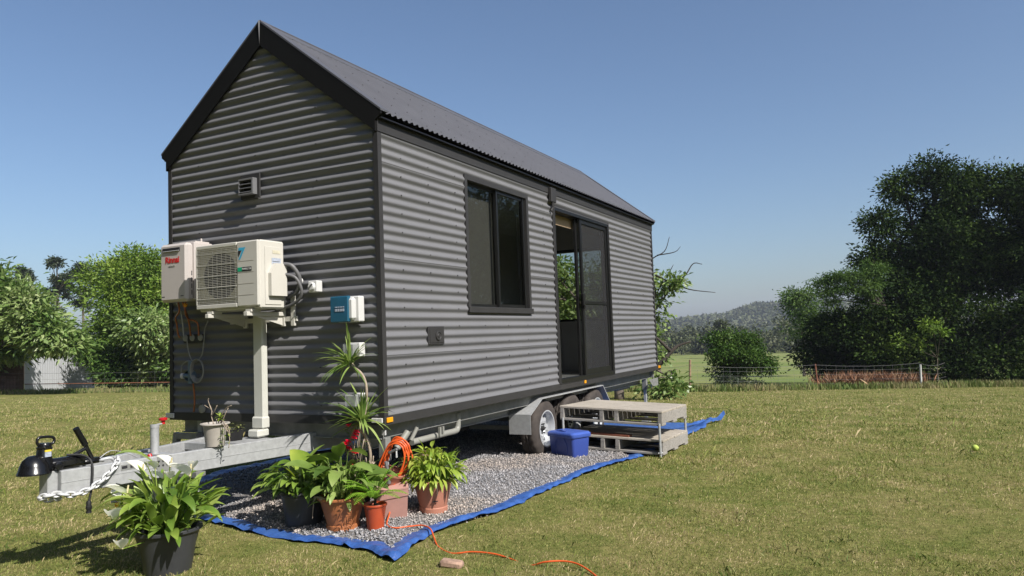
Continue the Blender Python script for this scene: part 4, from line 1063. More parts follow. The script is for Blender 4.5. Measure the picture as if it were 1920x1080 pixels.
# ------------------------------------------------------------------ pallets, props, tub
PD = Vector((1, .0, -.041)).normalized(); PN = Vector((0, 1, -.024)).normalized()
PO = Vector((.005, 3.30, 0)); PL, PW = 1.20, 1.06
Rp = Matrix((PD, PN, PD.cross(PN).normalized())).transposed()
def pallet(ztop, label, seed):
    rnd = random.Random(seed); c = PO + PD * PL / 2 + PN * PW / 2
    p = thing('wooden_pallet', label, 'pallet', (c.x, c.y, ztop - .145), 'weathered wooden pallets used as steps')
    def bx(u0, u1, v0, v1, z0, z1, jit=0):
        cc = PO + PD * (u0 + u1) / 2 + PN * (v0 + v1) / 2
        rr = Rp @ Matrix.Rotation(rnd.uniform(-jit, jit), 3, 'Z')
        mb = MB(); mb.box((cc.x, cc.y, cc.z + ztop + (z0 + z1) / 2 + rnd.uniform(-.001, .001)), (u1 - u0, v1 - v0, z1 - z0), rr, .003); return mb
    nb = 7; wv = PW / nb
    for k in range(nb): bx(rnd.uniform(-.004, .004), PL + rnd.uniform(-.004, .004), k * wv + .004, (k + 1) * wv - .005 - rnd.uniform(0, .005), -.024, 0, .003).build('deck_board', M_WOOD, p)
    for u in (0.0, .40 * PL, .545 * PL, PL - .048):
        bx(u, u + .046, .004, PW - .004, -.136, -.0245).build('bearer', M_WOODG, p)
    bx(.0465, PL - .0485, PW - .03, PW - .012, -.136, -.0245).build('end_board', M_WOODG, p)
    for k in (0, 3, 6): bx(0, PL, k * wv + .002, (k + 1) * wv - .004, -.162, -.1365, .004).build('bottom_board', M_WOODG, p)
    return p
pallet(-.178, 'upper weathered timber pallet held up on thin steel props as a step below the door', 1)
pallet(-.488, 'lower weathered timber pallet just above the ground with a red brown board on it', 2)
for u, v, lab in ((.04, -.014, 'thin galvanised prop at the wheel end of the pallets beside the blue tub'), (PL - .03, -.014, 'thin galvanised prop at the near outer corner of the pallets'), (PL - .03, PW + .012, 'thin galvanised prop at the far outer corner of the pallets'), (.06, PW + .012, 'thin galvanised prop at the far corner of the pallets against the trailer')):
    c = PO + PD * u + PN * v; mb = MB(); gb = g1(c.x, c.y)
    mb.tube([(c.x, c.y, gb - .01), (c.x, c.y, -.31 + c.z)], .014, 10); mb.tube([(c.x, c.y, -.68), (c.x, c.y, -.66)], .019, 10); mb.tube([(c.x - .02, c.y - .02, -.672), (c.x + .02, c.y + .02, -.672)], .006, 6)
    o = mb.build('steel_prop', M_GALV, None, 40, loc=(c.x, c.y, gb)); tag(o, lab, 'prop', 'props under the pallets')
mb = MB(); c = PO + PD * .42 + PN * .10; mb.box((c.x, c.y, -.476 + c.z), (.78, .10, .022), Rp @ Matrix.Rotation(R(-3), 3, 'Z'), .003)
tag(mb.build('timber_board', M_BROWN, None, None, loc=(c.x, c.y, -.468)), 'red brown board lying on the lower pallet', 'board')
tb = thing('storage_tub', 'blue plastic storage tub with a lid on the gravel in front of the pallets', 'storage tub', (.25, 3.05, GG - .01))
def tub():
    a = R(-24); ex = Vector((math.cos(a), math.sin(a), 0)); ey = Vector((-math.sin(a), math.cos(a), 0)); c0 = Vector((.250, 2.965, 0)); z0 = GG - .012
    def rr(w, d, r, z, n=6):
        out = []
        for cx_, cy_, a0 in ((w / 2 - r, d / 2 - r, 0), (-w / 2 + r, d / 2 - r, 90), (-w / 2 + r, -d / 2 + r, 180), (w / 2 - r, -d / 2 + r, 270)):
            for k in range(n + 1):
                t = R(a0 + 90 * k / n); p = c0 + ex * (cx_ + r * math.cos(t)) + ey * (cy_ + r * math.sin(t)); out.append((p.x, p.y, z))
        return out
    def loft(mb, rings, cap0=True, cap1=True):
        o = len(mb.v); n = len(rings[0])
        for r in rings: mb.v += r
        for i in range(len(rings) - 1):
            for k in range(n): a_ = o + i * n + k; b_ = o + i * n + (k + 1) % n; mb.f.append((a_, b_, b_ + n, a_ + n))
        if cap0: mb.f.append(tuple(o + k for k in range(n))[::-1])
        if cap1: mb.f.append(tuple(o + (len(rings) - 1) * n + k for k in range(n)))
    mb = MB(); loft(mb, [rr(.355, .225, .03, z0), rr(.365, .235, .03, z0 + .01), rr(.395, .265, .035, z0 + .235)])
    # moulded ribs on the long faces
    for u in (-.09, .10):
        for sgn in (-1, 1):
            p0 = c0 + ex * (u * .9) + ey * sgn * .118; p1 = c0 + ex * u + ey * sgn * .131; p2 = c0 + ex * (u * .6) + ey * sgn * .133
            mb.tube([(p0.x, p0.y, z0 + .01), (p1.x, p1.y, z0 + .15), (p2.x, p2.y, z0 + .215)], .004, 6)
    mb.build('body', M_TUB, tb, 35)
    mb = MB(); loft(mb, [rr(.415, .285, .035, z0 + .225), rr(.426, .295, .04, z0 + .232), rr(.426, .295, .04, z0 + .262), rr(.395, .265, .035, z0 + .280), rr(.365, .235, .03, z0 + .283)])
    ld = mb.build('lid', M_LID, tb, 40)
    mb = MB(); q = c0 + ex * -.02; mb.tube(catmull([tuple(q + ex * t + ey * -.09 + Vector((0, 0, z0 + .284 + (.008 if abs(t) < .05 else 0)))) for t in (-.075, -.05, 0, .05, .075)], 4), .008, 8); mb.build('handle', M_TUB, ld, 60)
tub()

# ------------------------------------------------------------------ lawn litter
mb = MB(); mb.box((1.07, -.79, GZ + .018), (.14, .07, .045), Matrix.Rotation(R(14), 3, 'Z') @ Matrix.Rotation(R(6), 3, 'Y'), .012)
tag(mb.build('brick_piece', M_BRICK, None, 40, loc=(1.07, -.79, GZ)), 'pinkish broken brick lying in the grass near the tarp corner', 'brick')
def ball():
    p = (4.16, 4.469, g1(4.16, 4.469) + .036); mb = MB()
    mb.lathe([(max(.0, .033 * math.sin(i * math.pi / 12)), -.033 * math.cos(i * math.pi / 12)) for i in range(13)], p, 20)
    o = mb.build('ball', M_BALL, None, 'all', loc=p); tag(o, 'small yellow green ball lying on the open lawn', 'ball')
ball()
cord = thing('extension_cord', 'orange extension cord coiled on the pink planter and trailing across the lawn', 'cord', (.2, -.1, GG))
mb = MB(); z = GG + .012
mb.tube(catmull([(.09, .03, -.42), (.07, -.02, -.52), (.10, -.10, z + .04), (.18, -.24, z), (.29, -.30, z), (.36, -.24, z), (.45, -.19, z + .004), (.56, -.25, GZ + .05), (.64, -.33, GZ + .022), (.76, -.46, GZ + .004), (.92, -.55, GZ + .000), (1.05, -.52, GZ + .014), (1.2, -.51, GZ + .014), (1.33, -.53, GZ + .002), (1.48, -.585, GZ - .008), (1.60, -.60, GZ + .030), (1.70, -.56, GZ + .034), (1.80, -.57, GZ + .028), (1.93, -.66, GZ + .012), (2.05, -.80, GZ + .004)], 8), .0055, 8)
mb.build('cable', M_ORANGE, cord, 60)
mb = MB()
for k in range(6):
    dx = .014 * math.sin(k * 2.1); dy = .018 * k - .05; s_ = 1 + .05 * math.cos(k * 1.7)
    mb.tube(catmull([(-.075 + dx, .03 + dy, -.44), (-.06 + dx, .02 + dy, -.36), (-.025 + dx, .03 + dy, -.26), (.03 + dx, .04 + dy, -.165 + .01 * k * s_), (.10 + dx, .05 + dy, -.135 + .006 * k), (.155 + dx, .06 + dy, -.165), (.16 - dx, .07 + dy, -.26), (.12, .06 + dy, -.36), (.07, .04 + dy, -.45), (.0, .03 + dy, -.48), (-.075 + dx, .03 + dy, -.44)], 6), .0065, 8, False)
mb.build('coil', M_ORANGE, cord, 60)
mb = MB(); mb.bar((.06, -.03, -.20), (.13, -.02, -.17), .03, .02, bev=.004); mb.build('plug', M_GREYHOSE, cord, 30); mb = MB(); mb.bar((.04, -.05, -.26), (.06, -.05, -.34), .025, .02, bev=.004); mb.bar((.06, -.05, -.34), (.065, -.05, -.43), .030, .024, bev=.004); mb.build('plug', M_GREYHOSE, cord, 30)

# ------------------------------------------------------------------ plants in pots
def pot(mb, c, rt, rb, h, rim=.018, rimh=.03, tilt=None, n=40, foot=.0):
    prof = [(0, .004), (rb * .9, .002), (rb, .006)]
    if foot: prof += [(rb * 1.02, foot), (rb * .97, foot + .006)]
    prof += [(rb + (rt - rb) * .55, h * .6), (rt, h - rimh), (rt + rim * .3, h - rimh + .002), (rt + rim, h - rimh * .6), (rt + rim, h - .004), (rt + rim * .8, h), (rt + rim * .2, h), (rt - .004, h - .01), (rt - .012, h - .06), (0, h - .06)]
    mb.lathe(prof, c, n, rot=tilt); return mb
def soil(c, r, z, parent, tilt=None):
    mb = MB(); n = 28; mb.v.append((c[0], c[1], z + .012))
    for j in (1, 2, 3, 4):
        for k in range(n):
            a = 2 * math.pi * k / n; rr = r * j / 4; mb.v.append((c[0] + rr * math.cos(a), c[1] + rr * math.sin(a), z + .012 * nz(rr * 40, a * 3, c[0]) + .006 * (4 - j)))
    for k in range(n): mb.f.append((0, 1 + k, 1 + (k + 1) % n))
    for j in range(3):
        for k in range(n): a = 1 + j * n + k; b = 1 + j * n + (k + 1) % n; mb.f.append((a, a + n, b + n, b))
    return mb.build('soil', M_SOIL, parent, 'all')
def leaf(mb, base, d, length, width, droop=.8, segs=7, fold=.18, twist=0, peak=.45, tip=1.0, wave=0):
    """one blade: midrib curve bending down, two halves folded up a little"""
    d = Vector(d).normalized(); up = Vector((0, 0, 1))
    side = d.cross(up); side = side.normalized() if side.length > 1e-3 else Vector((1, 0, 0))
    side = (Matrix.Rotation(twist, 3, d) @ side)
    p = Vector(base); o = len(mb.v); st = length / segs; cur = d.copy()
    for i in range(segs + 1):
        t = i / segs
        w_ = width * .5 * max(.02, (math.sin(math.pi * min(1, t ** (math.log(.5) / math.log(peak)))) ** .8)) if t < 1 else .0005
        nrm = side.cross(cur).normalized()
        wv = wave * math.sin(t * 14 + o)
        mb.v += [tuple(p - side * w_ + nrm * (w_ * fold * 2 + wv)), tuple(p), tuple(p + side * w_ + nrm * (w_ * fold * 2 - wv))]
        cur = (cur + Vector((0, 0, -1)) * droop * st / length * (.4 + t * 1.4)).normalized()
        side = (side - cur * side.dot(cur)).normalized(); p = p + cur * st
    for i in range(segs):
        a = o + i * 3; mb.f += [(a, a + 1, a + 4, a + 3), (a + 1, a + 2, a + 5, a + 4)]
    return p
L_LILY = leafmat('peace_lily_leaf', [(.045, .095, .016), (.12, .20, .030), (.25, .34, .065), (.42, .49, .16)], .28, .32, 3)
L_DARK = leafmat('broad_green_leaf', [(.05, .095, .02), (.11, .175, .035), (.21, .29, .075), (.34, .39, .15)], .28, .36, 3)
L_YEL = leafmat('yellow_green_leaf', [(.09, .16, .02), (.19, .28, .035), (.34, .41, .07), (.52, .50, .20)], .28, .34, 4)
L_FERN = leafmat('fern_frond', [(.09, .20, .02), (.18, .34, .03), (.30, .46, .05)], .3, .45, 3)
L_SPIKE = leafmat('spiky_leaf', [(.05, .11, .02), (.12, .2, .04), (.26, .34, .10), (.42, .46, .22)], .25, .35, 3)
L_DRY = leafmat('dry_twig_leaf', [(.1, .13, .03), (.2, .22, .07), (.32, .24, .12)], .2, .6, 3)
L_PETALW = leafmat('white_spathe', [(.74, .73, .64), (.80, .79, .71), (.84, .83, .76)], .4, .5, 3)
L_PETALR = leafmat('crimson_petal', [(.55, .01, .03), (.75, .02, .06), (.8, .05, .12)], .25, .5, 3)
L_PETALP = leafmat('pale_pink_flower', [(.6, .35, .35), (.75, .55, .5), (.8, .7, .62)], .25, .5, 3)
LEAF_SPOT = 0
def rosette(parent, c, z, n, rspread, hmin, hmax, lw, ll, m, stem_m, seed, droop=(.5, 1.5), up=(.3, 1.0), segs=7, name='leaves', fold=.15, zdrop=0):
    rnd = random.Random(seed); mb = MB(); ms = MB()
    for i in range(n):
        a = rnd.uniform(0, 6.283); el = rnd.uniform(*up); rr = rspread * rnd.random() ** .6
        b = Vector((c[0] + rr * .25 * math.cos(a), c[1] + rr * .25 * math.sin(a), z))
        h = rnd.uniform(hmin, hmax) * (1 - .45 * (rr / rspread) ** 2)
        t = Vector((c[0] + rr * math.cos(a), c[1] + rr * math.sin(a), z + h))
        mid = (b + t) / 2 + Vector((0, 0, h * .12))
        ms.tube(catmull([b, mid, t], 3), .0035, 5, False)
        d = Vector((math.cos(a) * math.cos(el), math.sin(a) * math.cos(el), math.sin(el) * .9 - zdrop))
        leaf(mb, t, d, rnd.uniform(*ll), rnd.uniform(*lw), rnd.uniform(*droop), segs, fold, rnd.uniform(-.6, .6), peak=.42)
    st = ms.build('stems', stem_m, parent, 'all'); lv = mb.build(name, m, parent, 'all')
    return lv
def spathe(mb, ms, sp, base, top, lean, size):
    """peace lily flower: stalk, white hood and cream spadix"""
    base, top, lean = Vector(base), Vector(top), Vector(lean).normalized()
    ms.tube(catmull([base, (base + top) / 2 + lean * .01, top], 4), .0035, 6, False)
    leaf(mb, top, lean * .75 + Vector((0, 0, .65)), size, size * .62, .35, 7, .38, peak=.40)
    sp.tube([top + lean * -.004, top + Vector((-lean.x * .015, -lean.y * .015, size * .45))], [.007, .005], 8)

# 1 peace lily, nearest
P1 = (-.565, -1.475); g0 = GZ
lily = thing('peace_lily', 'peace lily with white flowers in a charcoal tub on the lawn beside the drawbar', 'potted plant', (*P1, g0), 'pot plants around the drawbar and the gravel')
pot(MB(), (*P1, g0 - .01), .185, .135, .275, .018, .03).build('plant_pot', M_DKPOT, lily, 40); soil(P1, .172, g0 + .215, lily)
rosette(lily, P1, g0 + .22, 165, .22, .05, .31, (.036, .070), (.13, .22), L_LILY, L_LILY, 11, (.2, 1.6), (-.1, 1.45), 8)
mb = MB()
rnd = random.Random(5)
for dx, dy, dz, l_, wd in ((-.30, -.16, .22, .27, .11), (-.22, -.24, .20, .25, .10), (-.05, -.25, .12, .24, .10), (-.14, -.22, .06, .23, .09), (.02, -.22, .16, .26, .10), (-.08, -.12, .42, .26, .11)):
    b = Vector((P1[0] + dx * .5, P1[1] + dy * .5, g0 + .24 + dz)); leaf(mb, b, (dx, dy, .15), l_, wd, 1.3, 8, .12)
mb.build('leaves', L_LILY, lily, 'all')
fl_, ms, sp = MB(), MB(), MB()
for dx, dy, h, lx, ly, s_ in ((-.20, -.03, .58, -1, -.2, .15), (-.06, -.04, .62, .3, -.9, .11), (.05, -.02, .64, -.9, -.2, .12), (.22, -.02, .59, -.2, -.9, .16), (.13, -.08, .58, .5, -.7, .10), (-.30, -.10, .40, -1, .2, .15), (-.20, -.14, .47, -.3, -.8, .14), (-.07, -.30, .36, .5, -.6, .17), (.03, -.33, .22, .6, -.7, .13), (-.09, .03, .55, -.2, -.9, .10), (.17, .05, .62, .7, -.5, .10)):
    fl_, sp = MB(), MB()
    spathe(fl_, ms, sp, (P1[0] + dx * .3, P1[1] + dy * .3, g0 + .22), (P1[0] + dx, P1[1] + dy, g0 + h), (lx, ly, 0), s_)
    f_ = fl_.build('flower', L_PETALW, lily, 'all'); sp.build('spadix', M_SPADIX, f_, 60)
ms.build('flower_stalks', L_LILY, lily, 'all')
# 2 dark pot with mixed foliage
P2 = (-.49, -.36)
dp = thing('potted_plant', 'leafy plant with one very large pale leaf in a dark charcoal pot', 'potted plant', (*P2, GG), 'pot plants around the drawbar and the gravel')
pot(MB(), (*P2, GG - .015), .165, .135, .265, .016, .03).build('plant_pot', M_DKPOT, dp, 40); soil(P2, .15, GG + .205, dp)
rosette(dp, P2, GG + .20, 130, .25, .06, .30, (.035, .06), (.11, .19), L_LILY, L_DARK, 21, (.5, 1.8), (-.3, .9), 6)
mb = MB(); leaf(mb, (P2[0] + .02, P2[1] + .02, GG + .40), (.25, -.15, .35), .01, .01); mb = MB()
leaf(mb, (P2[0] + .11, P2[1] - .02, GG + .37), (-.72, -.05, .70), .27, .155, .25, 9, .10, -.9, .38)
leaf(mb, (P2[0] + .0, P2[1] - .08, GG + .34), (-.3, -.5, .8), .17, .07, .6, 8, .1); mb.build('large_leaf', L_YEL, dp, 'all')
# 3 orange terracotta pot
P3 = (-.10, -.385)
tp = thing('potted_plant', 'plant with broad dull green leaves in a bright orange terracotta coloured pot', 'potted plant', (*P3, GG), 'pot plants around the drawbar and the gravel')
pot(MB(), (*P3, GG - .012), .158, .115, .245, .018, .026, foot=.045).build('plant_pot', M_TERRA, tp, 40); soil(P3, .145, GG + .195, tp)
rosette(tp, P3, GG + .19, 26, .18, .10, .40, (.075, .12), (.16, .25), L_DARK, L_DARK, 31, (.5, 1.3), (-.1, .8), 8)
rosette(tp, P3, GG + .18, 90, .17, .03, .30, (.025, .05), (.07, .13), L_DARK, L_DARK, 33, (.5, 1.6), (-.3, .9), 6)
mb = MB(); mb.tube(catmull([(P3[0] - .02, P3[1] - .12, GG + .20), (P3[0] - .06, P3[1] - .165, GG + .24), (P3[0] - .12, P3[1] - .155, GG + .235), (P3[0] - .13, P3[1] - .165, GG + .15), (P3[0] - .14, P3[1] - .16, GG + .09)], 6), [.014] * 7 + [.008] * 6 + [.003] * 12, 8); mb.build('dry_stalk', M_CANE, tp, 60)
# 4 small red pot with fern
P4 = (.145, -.325)
fn = thing('potted_fern', 'small fern with feathery fronds in a small red plastic pot', 'potted plant', (*P4, GG), 'pot plants around the drawbar and the gravel')
pot(MB(), (*P4, GG - .012), .078, .058, .19, .008, .022).build('plant_pot', M_REDPOT, fn, 40); soil(P4, .07, GG + .15, fn)
mb = MB(); rnd = random.Random(41)
for i in range(19):
    a = rnd.uniform(0, 6.283) if i > 6 else rnd.uniform(2.3, 4.4); el = rnd.uniform(.75, 1.35); ln = rnd.uniform(.22, .36); p = Vector((P4[0], P4[1], GG + .20)); d = Vector((math.cos(a) * math.cos(el), math.sin(a) * math.cos(el), math.sin(el))); n = 22
    side = d.cross(Vector((0, 0, 1))).normalized(); pts = [p.copy()]
    for k in range(n):
        d = (d + Vector((0, 0, -1)) * .062).normalized(); p = p + d * ln / n; pts.append(p.copy())
        t = k / n; pl_ = .052 * math.sin(math.pi * min(1, .12 + t * .9)) ** .7
        for s_ in (-1, 1):
            leaf(mb, p, (side * s_ + d * .45 + Vector((0, 0, .05))), pl_, .011, .3, 2, .05)
    mb.tube(pts, .0016, 4, False)
mb.build('fronds', L_FERN, fn, 'all')
mb = MB(); mb.tube([(P4[0], P4[1], GG + .15), (P4[0] + .004, P4[1], GG + .22)], [.014, .008], 7)
for k in range(7): a = k * .9; mb.tube([(P4[0], P4[1], GG + .19), (P4[0] + .05 * math.cos(a), P4[1] + .05 * math.sin(a), GG + .16 + .03 * (k % 2))], .002, 4)
mb.build('crown', M_DBARK, fn)
# 5 pink square planter with spiky dracaena and crimson flowers
P5 = (.065, .02)
pk = thing('planter', 'pale pink square planter leaning back behind the small red pot with a spiky cane plant', 'potted plant', (*P5, GG), 'pot plants around the drawbar and the gravel')
T5 = Matrix.Rotation(R(38), 3, 'Z') @ Matrix.Rotation(R(9), 3, 'X') @ Matrix.Rotation(R(-7), 3, 'Y')
def sq(w, z): return [tuple(T5 @ Vector((x * w, y * w, z)) + Vector((*P5, GG))) for x, y in ((-1, -1), (1, -1), (1, 1), (-1, 1))]
mb = MB()
for a, b in (((.085, 0), (.115, .19)), ((.121, .1905), (.127, .245)), ((.129, .2455), (.129, .258))):
    mb.add(sq(*a) + sq(*b), [(0, 1, 5, 4), (1, 2, 6, 5), (2, 3, 7, 6), (3, 0, 4, 7), (3, 2, 1, 0)] + ([(4, 5, 6, 7)] if a[0] < .1 else []))
q0, q1, q2 = sq(.129, .258), sq(.112, .258), sq(.108, .215)
mb.add(q0 + q1 + q2, [(i, (i + 1) % 4, 4 + (i + 1) % 4, 4 + i) for i in range(4)] + [(4 + i, 4 + (i + 1) % 4, 8 + (i + 1) % 4, 8 + i) for i in range(4)])
for x, y in ((-.07, -.07), (.07, -.07), (.07, .07), (-.07, .07)): c_ = T5 @ Vector((x, y, -.01)) + Vector((*P5, GG)); mb.box(c_, (.04, .04, .03), T5)
mb.build('plant_pot', M_PINK, pk); mb = MB(); mb.poly(sq(.110, .235)); mb.build('soil', M_SOIL, pk)
mb = MB(); cone = Vector((P5[0] - .06, P5[1] + .0, GG + .22)); mb.lathe([(.05, 0), (.085, .12), (.092, .12), (.092, .135), (.08, .135)], cone, 24, rot=Matrix.Rotation(R(25), 3, 'Y')); mb.build('inner_pot', M_TERRA2, pk, 40)
tr_ = MB(); tr_.tube(catmull([(-.02, -.08, GG + .20), (-.057, -.11, -.30), (-.047, -.12, -.214), (-.055, -.12, -.14), (-.085, -.12, -.076), (-.135, -.12, -.005), (-.125, -.12, .03), (-.100, -.12, .068), (-.078, -.12, .16), (-.068, -.12, .28), (-.085, -.12, .36), (-.12, -.12, .41), (-.177, -.12, .451), (-.205, -.13, .49)], 6), [.012] * 30 + [.010] * 49, 8)
tr_.tube(catmull([(.03, -.03, GG + .2), (.0, -.08, -.36), (-.05, -.10, -.26)], 5), .009, 7)
tk = tr_.build('trunk', M_CANE, pk, 'all')
def spikes(c, n, ll, seed, bias=(0, 0, 0), w_=.020):
    rnd = random.Random(seed); mb = MB()
    for i in range(n):
        a = rnd.uniform(0, 6.283); el = rnd.uniform(-.5, 1.2)
        d = Vector((math.cos(a) * math.cos(el), math.sin(a) * math.cos(el) * .8, math.sin(el))) + Vector(bias)
        leaf(mb, Vector(c) + Vector((rnd.uniform(-.01, .01), 0, rnd.uniform(-.03, .02))), d, rnd.uniform(*ll), w_ * rnd.uniform(.8, 1.2), rnd.uniform(.2, .9), 7, .25, peak=.3)
    return mb
spikes((-.205, -.14, .49), 44, (.18, .31), 51, (-.55, -.1, .05)).build('leaf_crown', L_SPIKE, pk, 'all')
spikes((-.115, -.13, .055), 50, (.20, .36), 52, (-.2, -.1, .1), .024).build('leaf_crown', L_SPIKE, pk, 'all')
# 6 thorny plant with crimson flowers between the pots
P6 = (-.17, -.12)
cr = thing('flowering_plant', 'thin stemmed plant with crimson flowers behind the orange terracotta coloured pot', 'potted plant', (*P6, GG), 'pot plants around the drawbar and the gravel')
pot(MB(), (*P6, GG - .012), .09, .07, .18, .01, .02).build('plant_pot', M_DKPOT, cr, 40); soil(P6, .08, GG + .14, cr)
rnd = random.Random(61); mb = MB(); fb = MB(); lb = MB()
for i in range(17):
    a = rnd.uniform(0, 6.283); h = rnd.uniform(.28, .56); rr = rnd.uniform(.03, .17)
    p0 = Vector((P6[0] + .03 * math.cos(a), P6[1] + .03 * math.sin(a), GG + .14)); p2 = Vector((P6[0] + rr * math.cos(a) + .03, P6[1] + rr * math.sin(a) * .6, GG + .12 + h)); p1 = (p0 + p2) / 2 + Vector((rnd.uniform(-.03, .03), rnd.uniform(-.03, .03), 0))
    mb.tube(catmull([p0, p1, p2], 4), .004, 5)
    for k in range(5):
        q = p0.lerp(p2, rnd.uniform(.3, 1)); leaf(lb, q, (rnd.uniform(-1, 1), rnd.uniform(-1, 1), rnd.uniform(-.2, .8)), rnd.uniform(.04, .08), .022, .5, 4, .1)
for fx_, fy_, fz_ in ((-.132, -.15, -.050), (-.14, -.16, -.075), (-.221, -.16, -.120), (-.205, -.15, -.105), (-.235, -.15, -.14), (-.146, -.17, -.173), (-.12, -.17, -.18), (-.327, -.18, -.215), (-.31, -.18, -.235), (-.24, -.2, -.30), (-.21, -.13, .01), (-.15, -.2, -.26), (-.225, -.12, -.16), (-.12, -.15, -.03)):
    fb = MB()
    for k in range(7):
        a = k * .9; leaf(fb, (fx_, fy_ - .03, fz_), (math.cos(a), math.sin(a) * .6 - .3, .2 + .6 * (k % 2)), .034, .028, .6, 3, .2)
    mb.tube([(fx_, fy_, fz_), (P6[0] + (fx_ - P6[0]) * .5, P6[1], fz_ - .15)], .0025, 5); fb.build('flower', L_PETALR, cr, 'all')
mb.build('stems', M_CANE, cr, 'all'); lb.build('leaves', L_DARK, cr, 'all')
# bromeliad-like stalk plant behind, pale buds
# 7 faded terracotta pot, yellow green plant
P7 = (.262, .245)
yp = thing('potted_plant', 'bushy yellow green plant in a faded terracotta coloured pot nearest the gravel', 'potted plant', (*P7, GG), 'pot plants around the drawbar and the gravel')
pot(MB(), (*P7, GG - .012), .146, .108, .265, .014, .024, foot=.055).build('plant_pot', M_TERRA2, yp, 40); soil(P7, .13, GG + .215, yp)
rosette(yp, P7, GG + .215, 290, .20, .03, .28, (.022, .040), (.07, .15), L_YEL, L_YEL, 71, (.2, 2.2), (-.5, 1.3), 5)
mb = MB(); rnd = random.Random(72)
for dx, dz in ((-.06, .30), (-.035, .34), (-.02, .30), (.0, .32), (.09, .27), (.13, .26), (-.1, .28)): mb.tube([(P7[0] + dx * .6, P7[1], GG + .3), (P7[0] + dx, P7[1] - .03, GG + .22 + dz * .72)], .002, 5)
ws = mb.build('flower_stalks', L_YEL, yp, 'all')
for dx, dz in ((-.06, .30), (-.035, .34), (-.02, .30), (-.1, .28), (-.13, .25)):
    mb = MB()
    for k in range(3): leaf(mb, (P7[0] + dx, P7[1] - .03, GG + .21 + dz * .72), (rnd.uniform(-1, 1), -.5, .6), .035, .02, .5, 3, .3)
    mb.build('flower', L_PETALP, yp, 'all')
mb = MB()
for k in range(9):
    a = rnd.uniform(3.6, 5.6); r_ = .158; x = P7[0] + r_ * math.cos(a); y = P7[1] + r_ * math.sin(a); mb.tube(catmull([(P7[0] + .12 * math.cos(a), P7[1] + .12 * math.sin(a), GG + .24), (x, y, GG + .26), (x + .012 * math.cos(a), y + .012 * math.sin(a), GG + .20 - rnd.random() * .05)], 4), .0025, 5)
mb.build('hanging_roots', M_BARK, yp)
MB().box((P7[0] + .084, P7[1] - .100, GG + .105), (.04, .004, .008), Matrix.Rotation(R(40), 3, 'Z')).build('maker_mark', M_INK, yp)
# 8 beige pot on the drawbar, nearly bare plant
P8 = (-.955, -.765); zb = -.080
bp = thing('potted_plant', 'almost bare twiggy plant in a beige pot standing on the drawbar', 'potted plant', (*P8, zb), 'pot plants around the drawbar and the gravel')
pot(MB(), (*P8, zb), .085, .066, .172, .020, .016).build('plant_pot', M_BEIGE, bp, 40); soil(P8, .078, zb + .135, bp)
mb = MB(); rnd = random.Random(81)
for pts in ([(0, 0, .13), (-.04, 0, .22), (-.05, .01, .26), (-.12, .0, .30)], [(-.05, .01, .26), (-.075, 0, .33), (-.07, 0, .35)], [(-.04, 0, .22), (.01, -.01, .26), (.04, -.01, .30)], [(.01, 0, .13), (.02, 0, .20)], [(.02, 0, .14), (.07, 0, .22), (.13, 0, .28), (.19, 0, .30)], [(.02, 0, .14), (.08, 0, .18), (.12, 0, .24), (.13, .02, .28)], [(.03, 0, .14), (.10, -.01, .19), (.16, -.02, .14), (.19, -.02, .06), (.19, -.03, -.0)], [(.03, 0, .14), (.09, .01, .17), (.14, .01, .14), (.17, .0, .08)], [(.04, -.02, .13), (.12, -.03, .17), (.19, -.04, .12)], [(-.03, 0, .14), (-.02, 0, .17)]):
    P = [(P8[0] + a * .9, P8[1] + b, zb + c) for a, b, c in pts]; mb.tube(catmull(P, 5), [.005] * 3 + [.0032] * (len(P) * 5 - 7), 5)
mb.build('twigs', M_CANE, bp, 'all'); mb = MB()
for k in range(26): leaf(mb, (P8[0] + .055, P8[1], zb + .20 + rnd.uniform(-.01, .02)), (rnd.uniform(-1, 1), rnd.uniform(-1, 1), rnd.uniform(0, 1)), rnd.uniform(.03, .055), .010, .5, 3, .1)
for k in range(30): leaf(mb, (P8[0] + rnd.uniform(.08, .18), P8[1] - .02, zb + rnd.uniform(.0, .13)), (rnd.uniform(-1, 1), rnd.uniform(-1, 1), rnd.uniform(-.5, .5)), .03, .011, .5, 3, .1)
mb.build('leaves', L_YEL, bp, 'all')
# 9 small black tray with a trailing plant
P9 = (-1.10, -.47)
sp9 = thing('seedling_tray', 'small black tray with a wilting plant on the drawbar next to the beige pot', 'potted plant', (*P9, zb), 'pot plants around the drawbar and the gravel')
mb = MB(); T9 = Matrix.Rotation(R(-15), 3, 'Z')
for a, b in (((.060, .045, 0), (.078, .06, .09)),):
    v = [tuple(T9 @ Vector((x * q[0], y * q[1], q[2])) + Vector((*P9, zb))) for q in (a, b) for x, y in ((-1, -1), (1, -1), (1, 1), (-1, 1))]; mb.add(v, [(0, 1, 5, 4), (1, 2, 6, 5), (2, 3, 7, 6), (3, 0, 4, 7), (3, 2, 1, 0)])
mb.build('plant_pot', M_RUB, sp9); MB().box((*P9, zb + .07), (.13, .10, .01), T9).build('soil', M_SOIL, sp9)
mb = MB()
for k in range(60): leaf(mb, (P9[0] + rnd.uniform(-.09, .11), P9[1] + rnd.uniform(-.06, .05), zb + rnd.uniform(.06, .12)), (rnd.uniform(-1, 1), rnd.uniform(-1, .2), rnd.uniform(-.2, .8)), rnd.uniform(.02, .05), .014, .9, 3, .1)
mb.build('leaves', L_DRY, sp9, 'all')

